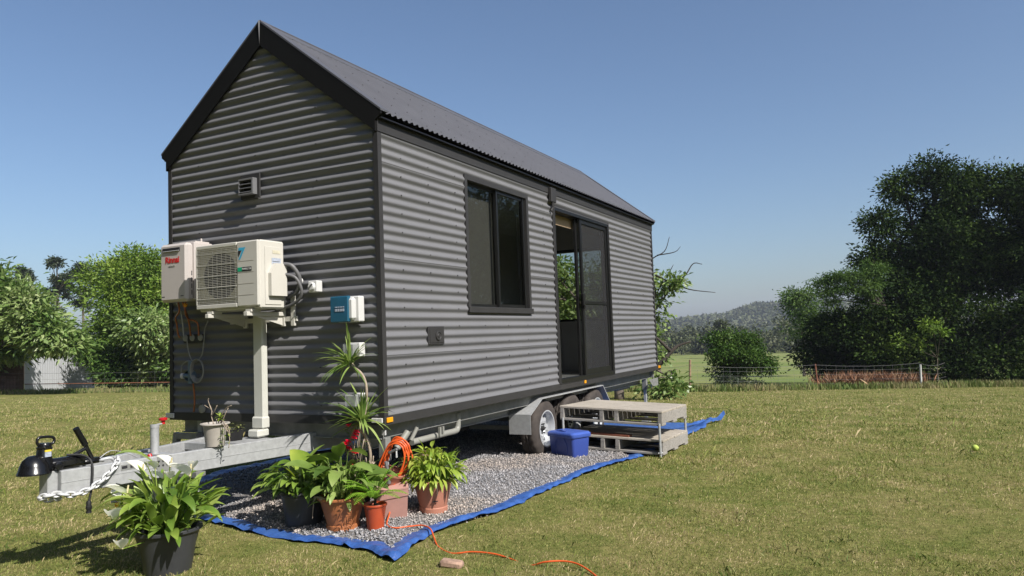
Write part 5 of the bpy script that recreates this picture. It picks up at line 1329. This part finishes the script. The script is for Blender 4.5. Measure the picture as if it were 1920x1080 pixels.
# ------------------------------------------------------------------ trees
def rand_unit(n):
    v = rng.normal(size=(n, 3)); return v / np.linalg.norm(v, axis=1, keepdims=True)
def leaf_cloud(clumps, lsize, lwidth, sub=.28, droop=.3, upbias=.5, per=9):
    """clumps: (centre, radii, n leaves). Leaves gather in twig clusters over each clump's volume."""
    Vs = []
    for c, r, n in clumps:
        c = np.array(c, float); r = np.array(r, float) * np.ones(3)
        k = max(3, n // per); u = rand_unit(k); rad = (.35 + .65 * rng.random(k) ** .55)[:, None]
        lump = 1 + .22 * np.sin(u[:, :1] * 5 + c[0]) * np.cos(u[:, 2:] * 6 + c[1]) + .12 * rng.normal(size=(k, 1))
        sc_ = c + u * rad * r * lump
        idx = rng.integers(0, k, n); s0 = sc_[idx]
        off = rng.normal(size=(n, 3)) * sub * np.array([1, 1, .7]); p = s0 + off
        out = off / (np.linalg.norm(off, axis=1, keepdims=True) + 1e-6) + u[idx] * .6 + np.array([0, 0, -droop]) + rng.normal(size=(n, 3)) * .35
        d = out / np.linalg.norm(out, axis=1, keepdims=True)
        nrm = rng.normal(size=(n, 3)) * .7 + u[idx] * .45 + np.array([0, 0, upbias])
        sd = np.cross(d, nrm); sd /= (np.linalg.norm(sd, axis=1, keepdims=True) + 1e-6)
        nn = np.cross(sd, d)
        l = (lsize * rng.uniform(.6, 1.35, n))[:, None]; w_ = (lwidth * rng.uniform(.6, 1.3, n))[:, None] / 2
        V = np.empty((n, 4, 3)); V[:, 0] = p - d * l * .5; V[:, 2] = p + d * l * .5 - nn * l * .12
        V[:, 1] = p - sd * w_ + nn * w_ * .4; V[:, 3] = p + sd * w_ + nn * w_ * .4
        Vs.append(V)
    V = np.concatenate(Vs); return V.reshape(-1, 3), np.arange(len(V) * 4).reshape(-1, 4)
def tree(name, label, cat, base, trunk_r, fork, clumps, lsize, lwidth, m, bark=None, group=None, extra=None, **kw):
    base = (base[0], base[1], g1(base[0], base[1]) - .05)
    t = thing(name, label, cat, base, group); mb = MB(); b = Vector(base); fk = Vector(fork)
    mb.tube(catmull([b, b.lerp(fk, .5) + Vector((rng.uniform(-.1, .1), rng.uniform(-.1, .1), 0)), fk], 4), [trunk_r * (1 - .4 * i / 8) for i in range(9)], 9)
    for c, r, n in clumps:
        c = Vector(c); rr = max(r) if hasattr(r, '__len__') else r
        e = c + Vector((0, 0, rr * .3)); mid = fk.lerp(e, .5) + Vector((rng.uniform(-.2, .2), rng.uniform(-.2, .2), -.1)) * rr * .4
        P = catmull([fk, mid, e], 5); mb.tube(P, [trunk_r * .5 * (1 - .85 * i / (len(P) - 1)) for i in range(len(P))], 6)
        for q in range(3):
            v = Vector(rand_unit(1)[0].tolist()) * rr * .8; s_ = mid.lerp(e, .4 + .2 * q); Q = catmull([s_, s_ + v * .5 + Vector((0, 0, .1)), s_ + v], 3); mb.tube(Q, [trunk_r * .2 * (1 - .8 * i / (len(Q) - 1)) for i in range(len(Q))], 5)
    mb.build('trunk', bark or M_BARK, t, 'all')
    if extra: extra(t)
    V, F = leaf_cloud(clumps, lsize, lwidth, **kw); np_mesh('crown', V, F, m, parent=t)
    return t
LT_PALE = leafmat('pale_tree_leaf', [(.05, .10, .02), (.11, .18, .045), (.22, .29, .10), (.40, .44, .24)], .25, .34, .5)
LT_MID = leafmat('mid_tree_leaf', [(.045, .085, .014), (.10, .17, .025), (.18, .26, .045), (.28, .34, .09)], .25, .5, .4, spec=.15)
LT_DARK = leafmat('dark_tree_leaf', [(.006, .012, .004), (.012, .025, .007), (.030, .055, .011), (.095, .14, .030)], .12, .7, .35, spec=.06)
LT_FEATH = leafmat('feathery_leaf', [(.02, .045, .012), (.05, .095, .022), (.13, .20, .05)], .25, .6, .5, spec=.1)
LT_BUSH = leafmat('round_bush_leaf', [(.016, .036, .008), (.035, .075, .014), (.065, .12, .024), (.12, .18, .04)], .2, .5, .7, spec=.12)
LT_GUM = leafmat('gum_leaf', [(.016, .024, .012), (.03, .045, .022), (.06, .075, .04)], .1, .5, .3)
LT_HAZY = leafmat('far_wood_leaf', [(.034, .045, .018), (.065, .080, .032), (.11, .115, .055)], .1, .6, .05)

def blob(c, r, n, k, seed, flat=.75):
    """break a crown into k overlapping clumps round centre c"""
    rr = random.Random(seed); r = Vector(r); out = []
    for i in range(k):
        a = 6.283 * i / k + rr.uniform(-.4, .4); z = rr.uniform(-.75, .85); q = math.sqrt(max(0, 1 - z * z)) * rr.uniform(.45, .85)
        s_ = rr.uniform(.34, .52)
        out.append(((c[0] + r.x * q * math.cos(a), c[1] + r.y * q * math.sin(a), c[2] + r.z * z * .75), (r.x * s_, r.y * s_, r.z * s_ * flat), int(n / k)))
    out.append((c, (r.x * .6, r.y * .6, r.z * .62), int(n * .25)))
    return out
# left side
tree('leafy_tree', 'pale green large leaved tree at the left edge hanging over the grey shed', 'tree', (-35.6, 15.2), .16, (-35.4, 15.4, 1.0),
     blob((-36.3, 15.2, 2.3), (3.2, 3.0, 2.5), 17000, 11, 1) + [((-31.6, 16.5, 1.55), (1.0, .9, .8), 1500), ((-33.0, 16.0, 2.9), (1.3, 1.1, 1.0), 2000), ((-32.6, 16.2, 2.2), (1.5, 1.1, 1.0), 2000), ((-36.6, 15.3, .3), (1.2, 1, .9), 1500), ((-31.0, 16.9, 1.0), (.8, .8, .45), 900), ((-32.0, 16.6, 1.25), (1.0, .8, .5), 1100), ((-36.2, 15.2, 4.5), (1.7, 1.5, 1.0), 2000), ((-34.6, 15.7, 3.9), (1.2, 1.2, .9), 1500)], .36, .125, LT_PALE, sub=.30, droop=.15, upbias=.9, per=16)
tree('leafy_tree', 'tall rounded yellow green tree left of the house behind the wire fence', 'tree', (-37.7, 24.6), .22, (-37.6, 24.7, 1.2),
     blob((-36.9, 24.9, 3.1), (2.9, 3.0, 3.6), 24000, 15, 2) + [((-36.6, 24.8, 6.0), (1.5, 1.4, .8), 1800), ((-35.4, 25.2, 5.2), (1.5, 1.4, 1.2), 1800), ((-38.2, 24.4, 1.6), (1.5, 1.4, 1.2), 1800)], .24, .095, LT_MID, sub=.30, droop=.1, upbias=.8, per=20)
tree('leafy_shrub', 'glossy leaved shrub tree directly left of the house in front of the tall rounded tree', 'tree', (-32.8, 23.6), .12, (-32.7, 23.6, -.6),
     blob((-32.7, 23.7, .6), (3.0, 2.6, 2.5), 15000, 10, 3), .30, .11, LT_PALE, sub=.27, droop=.35, upbias=.7, per=15)
tree('leafy_shrub', 'dark shrub filling the gap between the shed and the glossy leaved shrub', 'tree', (-35.6, 22.2), .12, (-35.6, 22.2, -.6),
     blob((-35.6, 22.2, .1), (1.5, 1.4, 1.7), 6500, 7, 4), .24, .09, LT_BUSH, sub=.24)
def gum(x, y, zt, label, seed, s_=1.0):
    rr = random.Random(seed); cl = []
    for i in range(15):
        z = zt - 6.2 * s_ * rr.random() ** 1.1; a = rr.uniform(0, 6.283); q = rr.uniform(.2, 2.3) * s_ * (1 if z < zt - 1 else .5)
        cl.append(((x + q * math.cos(a), y + q * math.sin(a), z), (.62 * s_, .62 * s_, .45 * s_), 190))
    cl.append(((x, y, zt - .2), (.9 * s_, .9 * s_, .6 * s_), 260))
    tree('gum_tree', label, 'tree', (x, y), .2, (x, y, zt - 4), cl, .42, .16, LT_GUM, group='open crowned trees far behind on the left', sub=.25, per=7)
gum(-89.4, 48.2, 10.6, 'sparse dark far tree peeping over the pale tree at the left edge', 1, .9)
gum(-85.9, 50.1, 11.6, 'tallest sparse dark far tree between the pale tree and the tall rounded tree', 2, 1.05)
gum(-87.8, 54.5, 11.3, 'sparse dark far tree just left of the tall rounded tree', 3, .9)
# behind the house
def limbs(t):
    mb = MB()
    for pts, r in (([(-2.55, 15.4, -.42), (-2.25, 15.45, -.20), (-2.0, 15.6, .10), (-1.82, 15.7, .22), (-1.55, 15.8, .30)], .075), ([(-2.05, 15.55, .05), (-2.35, 15.5, .38), (-2.7, 15.6, .62), (-3.0, 15.8, .8)], .05), ([(-2.7, 15.7, .6), (-2.9, 15.8, 1.3), (-2.8, 15.9, 1.9), (-2.5, 16, 2.3)], .055), ([(-2.8, 15.9, 1.9), (-2.6, 15.9, 2.6), (-2.2, 15.95, 2.85), (-2.05, 16, 3.25)], .025), ([(-2.4, 15.9, 2.75), (-1.9, 15.9, 2.8), (-1.75, 16, 2.95)], .018), ([(-2.5, 16, 2.2), (-2.1, 16, 2.0), (-1.7, 16, 2.1), (-1.45, 16.1, 2.45), (-1.2, 16.1, 2.42)], .03), ([(-2.1, 16, 2.0), (-1.6, 16.1, 1.75), (-.9, 16.2, 1.62)], .025), ([(-2.2, 16, 2.1), (-1.95, 15.9, 2.45)], .02)):
        P = catmull(pts, 5); mb.tube(P, [r * (1 - .7 * i / (len(P) - 1)) for i in range(len(P))], 7)
    mb.build('limb', M_DBARK, t, 'all')
tree('magnolia_tree', 'gnarled large leaved tree with bare twigs just past the far right end of the house', 'tree', (-3.6, 15.6), .15, (-3.4, 15.6, .1),
     [((-2.25, 15.9, 1.9), (.42, .45, .35), 260), ((-1.85, 15.9, 1.95), (.30, .3, .22), 130), ((-2.6, 15.8, 1.2), (.45, .5, .5), 380), ((-2.65, 15.8, .45), (.35, .45, .45), 260), ((-2.55, 15.6, -.05), (.3, .4, .3), 160), ((-2.4, 15.4, -.95), (.55, .5, .35), 420), ((-1.95, 15.5, -.85), (.3, .4, .25), 160)] +
     blob((-4.6, 16.2, 1.5), (2.0, 1.6, 2.2), 5200, 9, 6), .17, .075, LT_PALE, sub=.13, droop=.2, upbias=.7, extra=limbs)
tree('leafy_tree', 'leafy tree seen only through the open door and rear window of the house', 'tree', (-7.6, 19.4), .15, (-7.5, 19.4, .4), blob((-7.4, 19.4, 1.6), (2.4, 2.2, 2.4), 7000, 9, 7), .2, .08, LT_MID, sub=.2)
tree('round_bush', 'dense round green bush standing behind the wire fence right of the house', 'tree', (-2.75, 28.3), .10, (-2.7, 28.3, -1.2),
     blob((-2.65, 28.4, -.72), (1.35, 1.35, 1.25), 11000, 10, 8) + [((-3.6, 28.2, .15), (.55, .5, .28), 600), ((-3.0, 28.2, .3), (.5, .5, .3), 500)], .13, .06, LT_BUSH, sub=.13, droop=.2, upbias=.6)
# right side
tree('shade_tree', 'huge dark shade tree with a ragged crown at the right side behind the fence', 'tree', (5.6, 37.2), .34, (5.5, 37.1, .4),
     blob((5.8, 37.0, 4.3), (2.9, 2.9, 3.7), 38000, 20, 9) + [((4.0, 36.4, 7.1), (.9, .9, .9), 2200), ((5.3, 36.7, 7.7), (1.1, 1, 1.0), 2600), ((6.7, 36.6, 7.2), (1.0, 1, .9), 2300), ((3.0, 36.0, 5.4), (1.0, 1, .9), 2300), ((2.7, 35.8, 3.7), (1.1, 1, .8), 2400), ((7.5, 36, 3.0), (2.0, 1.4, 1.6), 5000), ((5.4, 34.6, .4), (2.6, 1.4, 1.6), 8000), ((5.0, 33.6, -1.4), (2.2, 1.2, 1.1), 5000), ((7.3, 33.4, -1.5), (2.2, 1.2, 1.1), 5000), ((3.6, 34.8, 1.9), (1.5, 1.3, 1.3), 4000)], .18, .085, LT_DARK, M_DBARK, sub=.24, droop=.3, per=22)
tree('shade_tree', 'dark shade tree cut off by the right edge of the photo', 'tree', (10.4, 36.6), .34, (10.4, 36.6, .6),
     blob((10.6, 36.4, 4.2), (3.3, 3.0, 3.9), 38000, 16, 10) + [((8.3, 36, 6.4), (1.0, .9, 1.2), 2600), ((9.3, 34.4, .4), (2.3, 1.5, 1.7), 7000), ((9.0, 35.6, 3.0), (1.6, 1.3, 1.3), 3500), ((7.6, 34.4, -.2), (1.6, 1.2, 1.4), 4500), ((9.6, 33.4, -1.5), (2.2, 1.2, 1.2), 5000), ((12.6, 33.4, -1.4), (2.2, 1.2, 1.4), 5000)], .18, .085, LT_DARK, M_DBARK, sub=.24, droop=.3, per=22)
tree('low_dark_tree', 'low spreading dark tree left of the huge shade tree', 'tree', (1.6, 34.0), .18, (1.6, 34.0, -1.0),
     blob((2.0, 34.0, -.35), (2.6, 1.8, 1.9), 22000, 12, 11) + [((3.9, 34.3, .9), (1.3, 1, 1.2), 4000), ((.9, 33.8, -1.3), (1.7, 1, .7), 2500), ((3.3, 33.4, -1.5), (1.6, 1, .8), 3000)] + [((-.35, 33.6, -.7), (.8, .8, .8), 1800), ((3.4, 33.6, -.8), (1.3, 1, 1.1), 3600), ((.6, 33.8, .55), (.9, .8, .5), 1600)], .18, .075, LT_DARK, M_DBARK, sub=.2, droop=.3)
tree('feathery_tree', 'pale feathery branch tree reaching left out of the huge shade tree', 'tree', (3.2, 33.6), .09, (3.0, 33.5, 1.4),
     [((.45, 32.6, 2.55), (.50, .5, .16), 700), ((1.05, 32.6, 2.75), (.55, .5, .2), 900), ((1.7, 32.7, 2.75), (.6, .5, .25), 1100), ((.70, 32.5, 2.05), (.5, .45, .18), 700), ((1.35, 32.6, 2.2), (.6, .5, .25), 1000), ((2.3, 32.9, 2.3), (.7, .6, .5), 1800), ((2.6, 33.1, 3.0), (.6, .5, .4), 1100), ((.85, 32.5, 1.65), (.4, .4, .12), 400), ((2.2, 33.2, 1.7), (.5, .4, .35), 500)], .16, .04, LT_FEATH, M_DBARK, sub=.15, droop=.55)
tree('leafy_shrub', 'bright leaved sapling lit up in front of the huge shade tree', 'tree', (4.9, 32.4), .025, (4.9, 32.4, -1.0), [((4.75, 32.0, .45), (.5, .5, .22), 170), ((5.1, 32.0, .15), (.35, .4, .3), 120), ((3.4, 32.4, -.3), (.3, .4, .4), 90), ((4.4, 32.0, -.3), (.3, .4, .4), 60)], .20, .07, LT_MID, sub=.14)
tree('slender_tree', 'small pale tree showing above the low dark tree against the hills', 'tree', (-2.9, 54.2), .12, (-2.8, 54.2, -.5), [((-2.8, 54.0, 1.9), (1.3, 1.2, 1.3), 2200), ((-3.3, 54.0, 2.7), (.8, .8, .6), 900), ((-2.2, 54.0, 2.9), (.5, .6, .5), 400), ((-2.3, 54.0, .4), (1.6, 1.3, 1.0), 1800)], .22, .09, LT_FEATH, sub=.3)
# more trees off to the right, then unseen trees added to block sky light
for i, (x, y, r_, zc) in enumerate(((16.5, 37.5, 4.2, 3.2), (23, 34, 4.6, 3.4))):
    tree('shade_tree', ('dark tree beyond the right edge next to the cut off shade tree', 'farthest right dark tree beyond the photo')[i], 'tree', (x, y), .3, (x, y, .2), blob((x, y, zc + 2.6), (r_ + .8, r_ + .8, 6.5), 18000, 14, 20 + i), .34, .15, LT_DARK, M_DBARK, sub=.4)
for i, (x, y) in enumerate(((-13, -9.5), (-7.5, -15.5), (0.5, -18.5), (8.0, -19.5), (-17, -2.5))):  # unseen trees, added to darken the sky fill on the gable wall
    tree('sky_block_tree', ('tree behind the drawbar side', 'tree behind the viewpoint to the left', 'tree straight behind the viewpoint', 'tree behind the viewpoint to the right', 'tree well left of the drawbar')[i] + ' added unseen to cut sky light', 'tree', (x, y), .3, (x, y, 2.0), blob((x, y, 6.2), (5.0, 4.6, 6.2), 11000, 13, 30 + i), .50, .24, LT_DARK, M_DBARK, sub=.5)

for i, (x, y) in enumerate(((25, -7), (27, 3), (26.5, 13), (27, 23))):  # unseen low trees, added to reduce sky fill on the side wall
    tree('sky_block_tree', ('unseen tree added on the sunny side behind the viewpoint to cut sky light', 'unseen tree added on the sunny side level with the drawbar to cut sky light', 'unseen tree added on the sunny side level with the wheels to cut sky light', 'unseen tree added on the sunny side nearest the back fence to cut sky light')[i], 'tree', (x, y), .3, (x, y, 1.5), blob((x, y, 4.6), (5.0, 5.2, 5.2), 11000, 13, 50 + i), .50, .24, LT_DARK, M_DBARK, sub=.55)

# ------------------------------------------------------------------ far wood, hills
def far_wood():
    cl = []
    for i in range(150):
        a = rng.uniform(-.22, .26); D = rng.uniform(195, 250); q = math.atan2(-.2, .98) + a
        x = CAM.x + D * math.sin(q); y = CAM.y + D * math.cos(q); g = g1(x, y); h = rng.uniform(4.0, 9.0)
        cl.append(((x, y, g + h * .5), (rng.uniform(2.2, 4.2), 2.5, h * .55), 230))
    V, F = leaf_cloud(cl, 1.0, .55, sub=.5, per=6)
    o = np_mesh('far_wood', V, F, LT_HAZY, org=(-40, 200, -6)); o['kind'] = 'stuff'; tag(o, 'hazy line of woodland at the far side of the paddock', 'woodland')
far_wood()
for i, (px_, D, h, wd_, lab) in enumerate(((-.29, 172, 8.5, 1.5, 'brownish conifer standing taller than the woodland at the paddock edge'), (-.335, 185, 5.5, 2.2, 'rounded tree at the paddock edge left of the brownish conifer'), (-.20, 150, 7.0, 2.4, 'broad grey green tree at the paddock edge beside the low dark tree'))):
    q = px_; x = CAM.x + D * q * 1.0; y = CAM.y + D * .96; g = g1(x, y)
    tree('paddock_tree', lab, 'tree', (x, y), .3, (x, y, g + h * .35), [((x, y, g + h * (.25 + .16 * k)), (wd_ * (1.25 - .2 * k), wd_ * (1.25 - .2 * k), h * .13), 420) for k in range(5)], .6, .28, LT_HAZY, sub=.4, group='trees at the edge of the far paddock')
def hills():
    az = np.linspace(-1.25, .95, 300); D = np.linspace(520, 1150, 60); A, DD = np.meshgrid(az, D)
    # skyline height by bearing (radians from +Y)
    ka = [-1.25, -.75, -.5, -.34, -.29, -.25, -.20, -.165, -.125, -.08, -.04, 0, .08, .2, .5, .95]; kh = [10, 14, 12, 9, 12, 17, 21, 29.5, 31, 29.5, 28, 25, 18, 20, 26, 15]
    top = np.interp(A, ka, kh) + 2.0
    t = (DD - 520) / 380; rise = smooth(0, 1, t) * (1 - .3 * smooth(1, 1.65, t))
    Z = -9 + top * rise * 1.0 * (DD / 900) ** .0
    X = CAM.x + DD * np.sin(A); Y = CAM.y + DD * np.cos(A)
    nzv = np.array([nz(x * .02, y * .02, 1) * 4 + nz(x * .09, y * .09, 2) * 2.4 for x, y in zip(X.ravel(), Y.ravel())]).reshape(X.shape)
    Z = Z + nzv * np.clip(rise * 1.3, 0, 1)
    V = np.stack([X.ravel(), Y.ravel(), Z.ravel()], 1); nx = len(az); i, j = np.meshgrid(np.arange(len(D) - 1), np.arange(nx - 1), indexing='ij'); a = (i * nx + j).ravel()
    F = np.stack([a, a + 1, a + nx + 1, a + nx], 1)
    m, nt, b = nodes('forested_hillside'); v = texcoord(nt); n = noise_node(nt, v, .12, 8, .7); n2 = noise_node(nt, v, .01, 3)
    r_ = ramp(nt, n.outputs['Fac'], [(.38, (.022, .034, .016)), (.62, (.075, .09, .045))]); nt.links.new(r_.outputs['Color'], b.inputs['Base Color']); b.inputs['Roughness'].default_value = 1; b.inputs['Specular IOR Level'].default_value = 0
    bump(nt, b, n.outputs['Fac'], 1, 6)
    o = np_mesh('hills', V, F, m, smooth=True, org=(0, 800, 0)); o['kind'] = 'structure'
    # canopy along the slopes so that the skyline is leafy
    k = 16000; ia = rng.uniform(-.42, .12, k); it = rng.uniform(.35, 1.12, k); Dk = 520 + 380 * it
    topk = np.interp(ia, ka, kh) + 2.0; zk = -9 + topk * smooth(0, 1, it) * (1 - .3 * smooth(1, 1.65, it))
    xk = CAM.x + Dk * np.sin(ia); yk = CAM.y + Dk * np.cos(ia)
    zn = np.array([nz(x * .02, y * .02, 1) * 4 + nz(x * .09, y * .09, 2) * 2.4 for x, y in zip(xk, yk)]) * np.clip(smooth(0, 1, it) * 1.3, 0, 1)
    r0 = rng.uniform(1.6, 3.6, k); base = rand_unit(9); P = np.stack([xk, yk, zk + zn + r0 * .3], 1)[:, None] + rng.normal(size=(k, 12, 3)) * r0[:, None, None] * .55
    o2 = np_mesh('hill_forest', P.reshape(-1, 3), np.arange(k * 12).reshape(-1, 4), LT_HAZY, org=(0, 800, 0)); o2['kind'] = 'stuff'; tag(o2, 'blue grey forest covering the distant hills', 'forest')
hills()

# ------------------------------------------------------------------ shed, fences, rank growth
sh = thing('shed', 'pale grey corrugated shed half hidden under the pale green tree at the far left', 'shed', (-39.5, 23, g1(-39, 23)))
A_, B_ = Vector((-36.03, 17.88, 0)), Vector((-39.6, 24.0, 0)); dA = (B_ - A_).normalized(); nA = Vector((-dA.y, dA.x, 0))
def shed():
    Ls = (B_ - A_).length; nrib = 64; mb = MB(); zt = lambda u: .86 + 1.15 * min(u, Ls - u * 0) / 4.2 if u < 4.2 else .86 + 1.15 - 1.15 * (u - 4.2) / 4.2
    n = nrib * 4
    for i in range(n + 1):
        u = Ls * i / n; o = .012 * (1 if (i % 8) < 1 else 0); p = A_ + dA * u - nA * o
        mb.v += [(p.x, p.y, -2.2), (p.x, p.y, zt(u))]
    for i in range(n): a = i * 2; mb.f.append((a, a + 2, a + 3, a + 1))
    mb.build('wall', M_SHED, sh)
    mb = MB()
    q = [A_, A_ + nA * 6]
    mb.add([(A_.x, A_.y, -2.2), (A_.x + nA.x * 6, A_.y + nA.y * 6, -2.2), (A_.x + nA.x * 6, A_.y + nA.y * 6, .72), (A_.x, A_.y, .72)], [(0, 1, 2, 3)]); mb.build('end_wall', M_FENCEW, sh)
    mb = MB()
    for u0, u1 in ((-.15, 4.2), (4.2, Ls)):
        p, q = A_ + dA * u0 - nA * .1, A_ + dA * u1 - nA * .1; z0, z1 = zt(max(u0, 0)) + (u0 < 0) * -.03, zt(u1)
        mb.prism([(p.x, p.y, z0), (q.x, q.y, z1), (q.x, q.y, z1 + .10), (p.x, p.y, z0 + .10)], nA * 6.3)
    mb.build('roof', M_SHED, sh)
shed()
pf = thing('paling_fence', 'short run of brown timber paling fence left of the grey shed', 'fence', (-37, 16, g1(-37, 16)))
mb = MB()
for k in range(26):
    x = -36.35 - .02 * k; y = 17.6 - .14 * k; zz = g1(x, y); mb.box((x, y, zz + .42 + .02 * math.sin(k * 5)), (.02, .125, .95), None)
mb.build('palings', M_FENCEW, pf)
def wire_fence(name, label, pts, h, rows, vstep, sag, posts, group=None):
    f = thing(name, label, 'fence', (*pts[0], g1(*pts[0]))); mb = MB(); rr = random.Random(len(pts))
    for a, b in zip(pts, pts[1:]):
        L_ = math.hypot(b[0] - a[0], b[1] - a[1]); n = max(4, int(L_ / .8))
        for j in range(rows):
            hh = h * (j + .3) / (rows - .7); P = []
            for i in range(n + 1):
                t = i / n; x = a[0] + (b[0] - a[0]) * t; y = a[1] + (b[1] - a[1]) * t
                P.append((x, y, g1(x, y) + hh - sag * math.sin(math.pi * t) * (1 if j == rows - 1 else .5) + rr.uniform(-.012, .012)))
            mb.tube(P, .0026 if j < rows - 1 else .0042, 4, False)
        m_ = int(L_ / vstep)
        for i in range(1, m_):
            t = i / m_; x = a[0] + (b[0] - a[0]) * t; y = a[1] + (b[1] - a[1]) * t; g = g1(x, y); mb.tube([(x, y, g), (x + rr.uniform(-.05, .05), y, g + h - sag * math.sin(math.pi * t))], .0024, 4, False)
    mb.build('wire_mesh', M_WIRE, f)
    return f
fl_ = wire_fence('wire_fence', 'low wire mesh fence in front of the trees left of the house', [(-44, 10), (-35.2, 16.3), (-29.1, 21.05), (-20, 26), (-9, 26.0)], 1.02, 4, .75, .04, None)
mb = MB(); mb.tube([(x, y, g1(x, y) + .48) for x, y in ((-36, 17.9), (-32, 20.5), (-27, 23.4))], .022, 5); mb.build('red_rail', M_POSTR, fl_)
wire_fence('wire_fence', 'sagging wire mesh fence across the back of the lawn right of the house', [(-9, 26.0), (-6.5, 23.0), (-3.37, 22.63), (.62, 26.38), (4.14, 27.97), (5.0, 28.7)], .95, 6, .34, .10, None)
for x, y, h, r_, m, lab, lean in ((-3.37, 22.63, 1.16, .045, M_POSTB, 'weathered timber fence post nearest the house', (.05, 0)), (.62, 26.38, .98, .035, M_POSTR, 'rusty brown fence post in the middle of the wire fence', (-.06, 0)), (4.14, 27.97, .90, .042, M_POSTW, 'white painted fence post in front of the dark shade tree', (0, 0))):
    g = g1(x, y); mb = MB(); P = [(x, y, g - .1), (x + lean[0] * .5, y, g + h * .5), (x + lean[0] + .01, y, g + h)]; mb.tube(P, [r_, r_ * .95, r_ * .9], 9)
    tag(mb.build('fence_post', m, None, 40, loc=(x, y, g)), lab, 'fence post', 'fence posts across the back of the lawn')
for x, y in ((-35.2, 16.3), (-20, 26)): pass
def along(pts, n, sp):
    pts = np.array(pts, float); seg = rng.integers(0, len(pts) - 1, n); t = rng.random(n)[:, None]
    return pts[seg] * (1 - t) + pts[seg + 1] * t + rng.normal(size=(n, 2)) * sp
stuff_tufts('tall_grass', 'strip of taller rank grass along the foot of the back fence', along([(-7, 22.6), (-5.2, 22.7), (-3.37, 22.9), (-1.3, 24.7), (.62, 26.6), (2.4, 27.4), (4.14, 28.2), (6.2, 30.0), (9, 31.5), (13, 32.5)], 15000, .32), .08, .34, .03, M_TALLG)
stuff_tufts('dry_brush', 'reddish brown dry stalks behind the fence below the dark trees', along([(.9, 27.4), (2.3, 28.2), (3.9, 29.0)], 3200, .30), .2, .78, .028, M_DRYG, 1.0, 'dry brush')
stuff_tufts('fence_grass', 'green grass growing up the foot of the left wire fence', along([(-43, 10.8), (-35.6, 16.6), (-29.6, 21.4), (-20, 26.2), (-9, 26.2)], 14000, .35), .08, .32, .04, M_TALLG)
tree('low_shrub', 'low brownish shrub at the foot of the back fence beside the round bush', 'shrub', (-2.4, 24.6), .03, (-2.4, 24.6, -1.6), [((-2.4, 24.6, -1.42), (.55, .4, .28), 900), ((-1.6, 25.0, -1.55), (.5, .4, .2), 600)], .10, .04, LT_GUM, sub=.08)
# weeds and long blades scattered over the near lawn
k = 900; a = rng.uniform(-.6, .62, k); d = np.exp(rng.uniform(math.log(2.8), math.log(9), k)); fa = math.atan2(fx.x, fx.y); X_ = CAM.x + d * np.sin(a + fa); Y_ = CAM.y + d * np.cos(a + fa); cx_ = np.array([nz(x * .8, y * .8, 7) for x, y in zip(X_, Y_)]); kp = (cx_ > .08) & ~in_tarp(X_, Y_, -.05)
P_ = np.stack([X_, Y_], 1)[kp]; P_ = np.repeat(P_, 9, 0) + rng.normal(size=(len(P_) * 9, 2)) * .035
stuff_tufts('long_grass_tufts', 'scattered tufts of longer green grass in the near lawn', P_, .02, .06, .004, M_TALLG, 1.1)

# ------------------------------------------------------------------ the air
mb = MB(); mb.b2((-1620, -70, -24), (1620, 1950, 62)); hz = mb.build('haze', M_WIRE, None); hz.data.materials.clear()
hm = bpy.data.materials.new('haze_air'); hm.use_nodes = True; hn = hm.node_tree; hn.nodes.remove(hn.nodes['Principled BSDF'])
pv = hn.nodes.new('ShaderNodeVolumePrincipled'); pv.inputs['Color'].default_value = (.78, .84, 1, 1); pv.inputs['Density'].default_value = .00030; pv.inputs['Anisotropy'].default_value = .2
hn.links.new(pv.outputs[0], hn.nodes['Material Output'].inputs['Volume']); hz.data.materials.append(hm); hz['kind'] = 'stuff'
tag(hz, 'thin pale haze softening the far hills', 'haze')
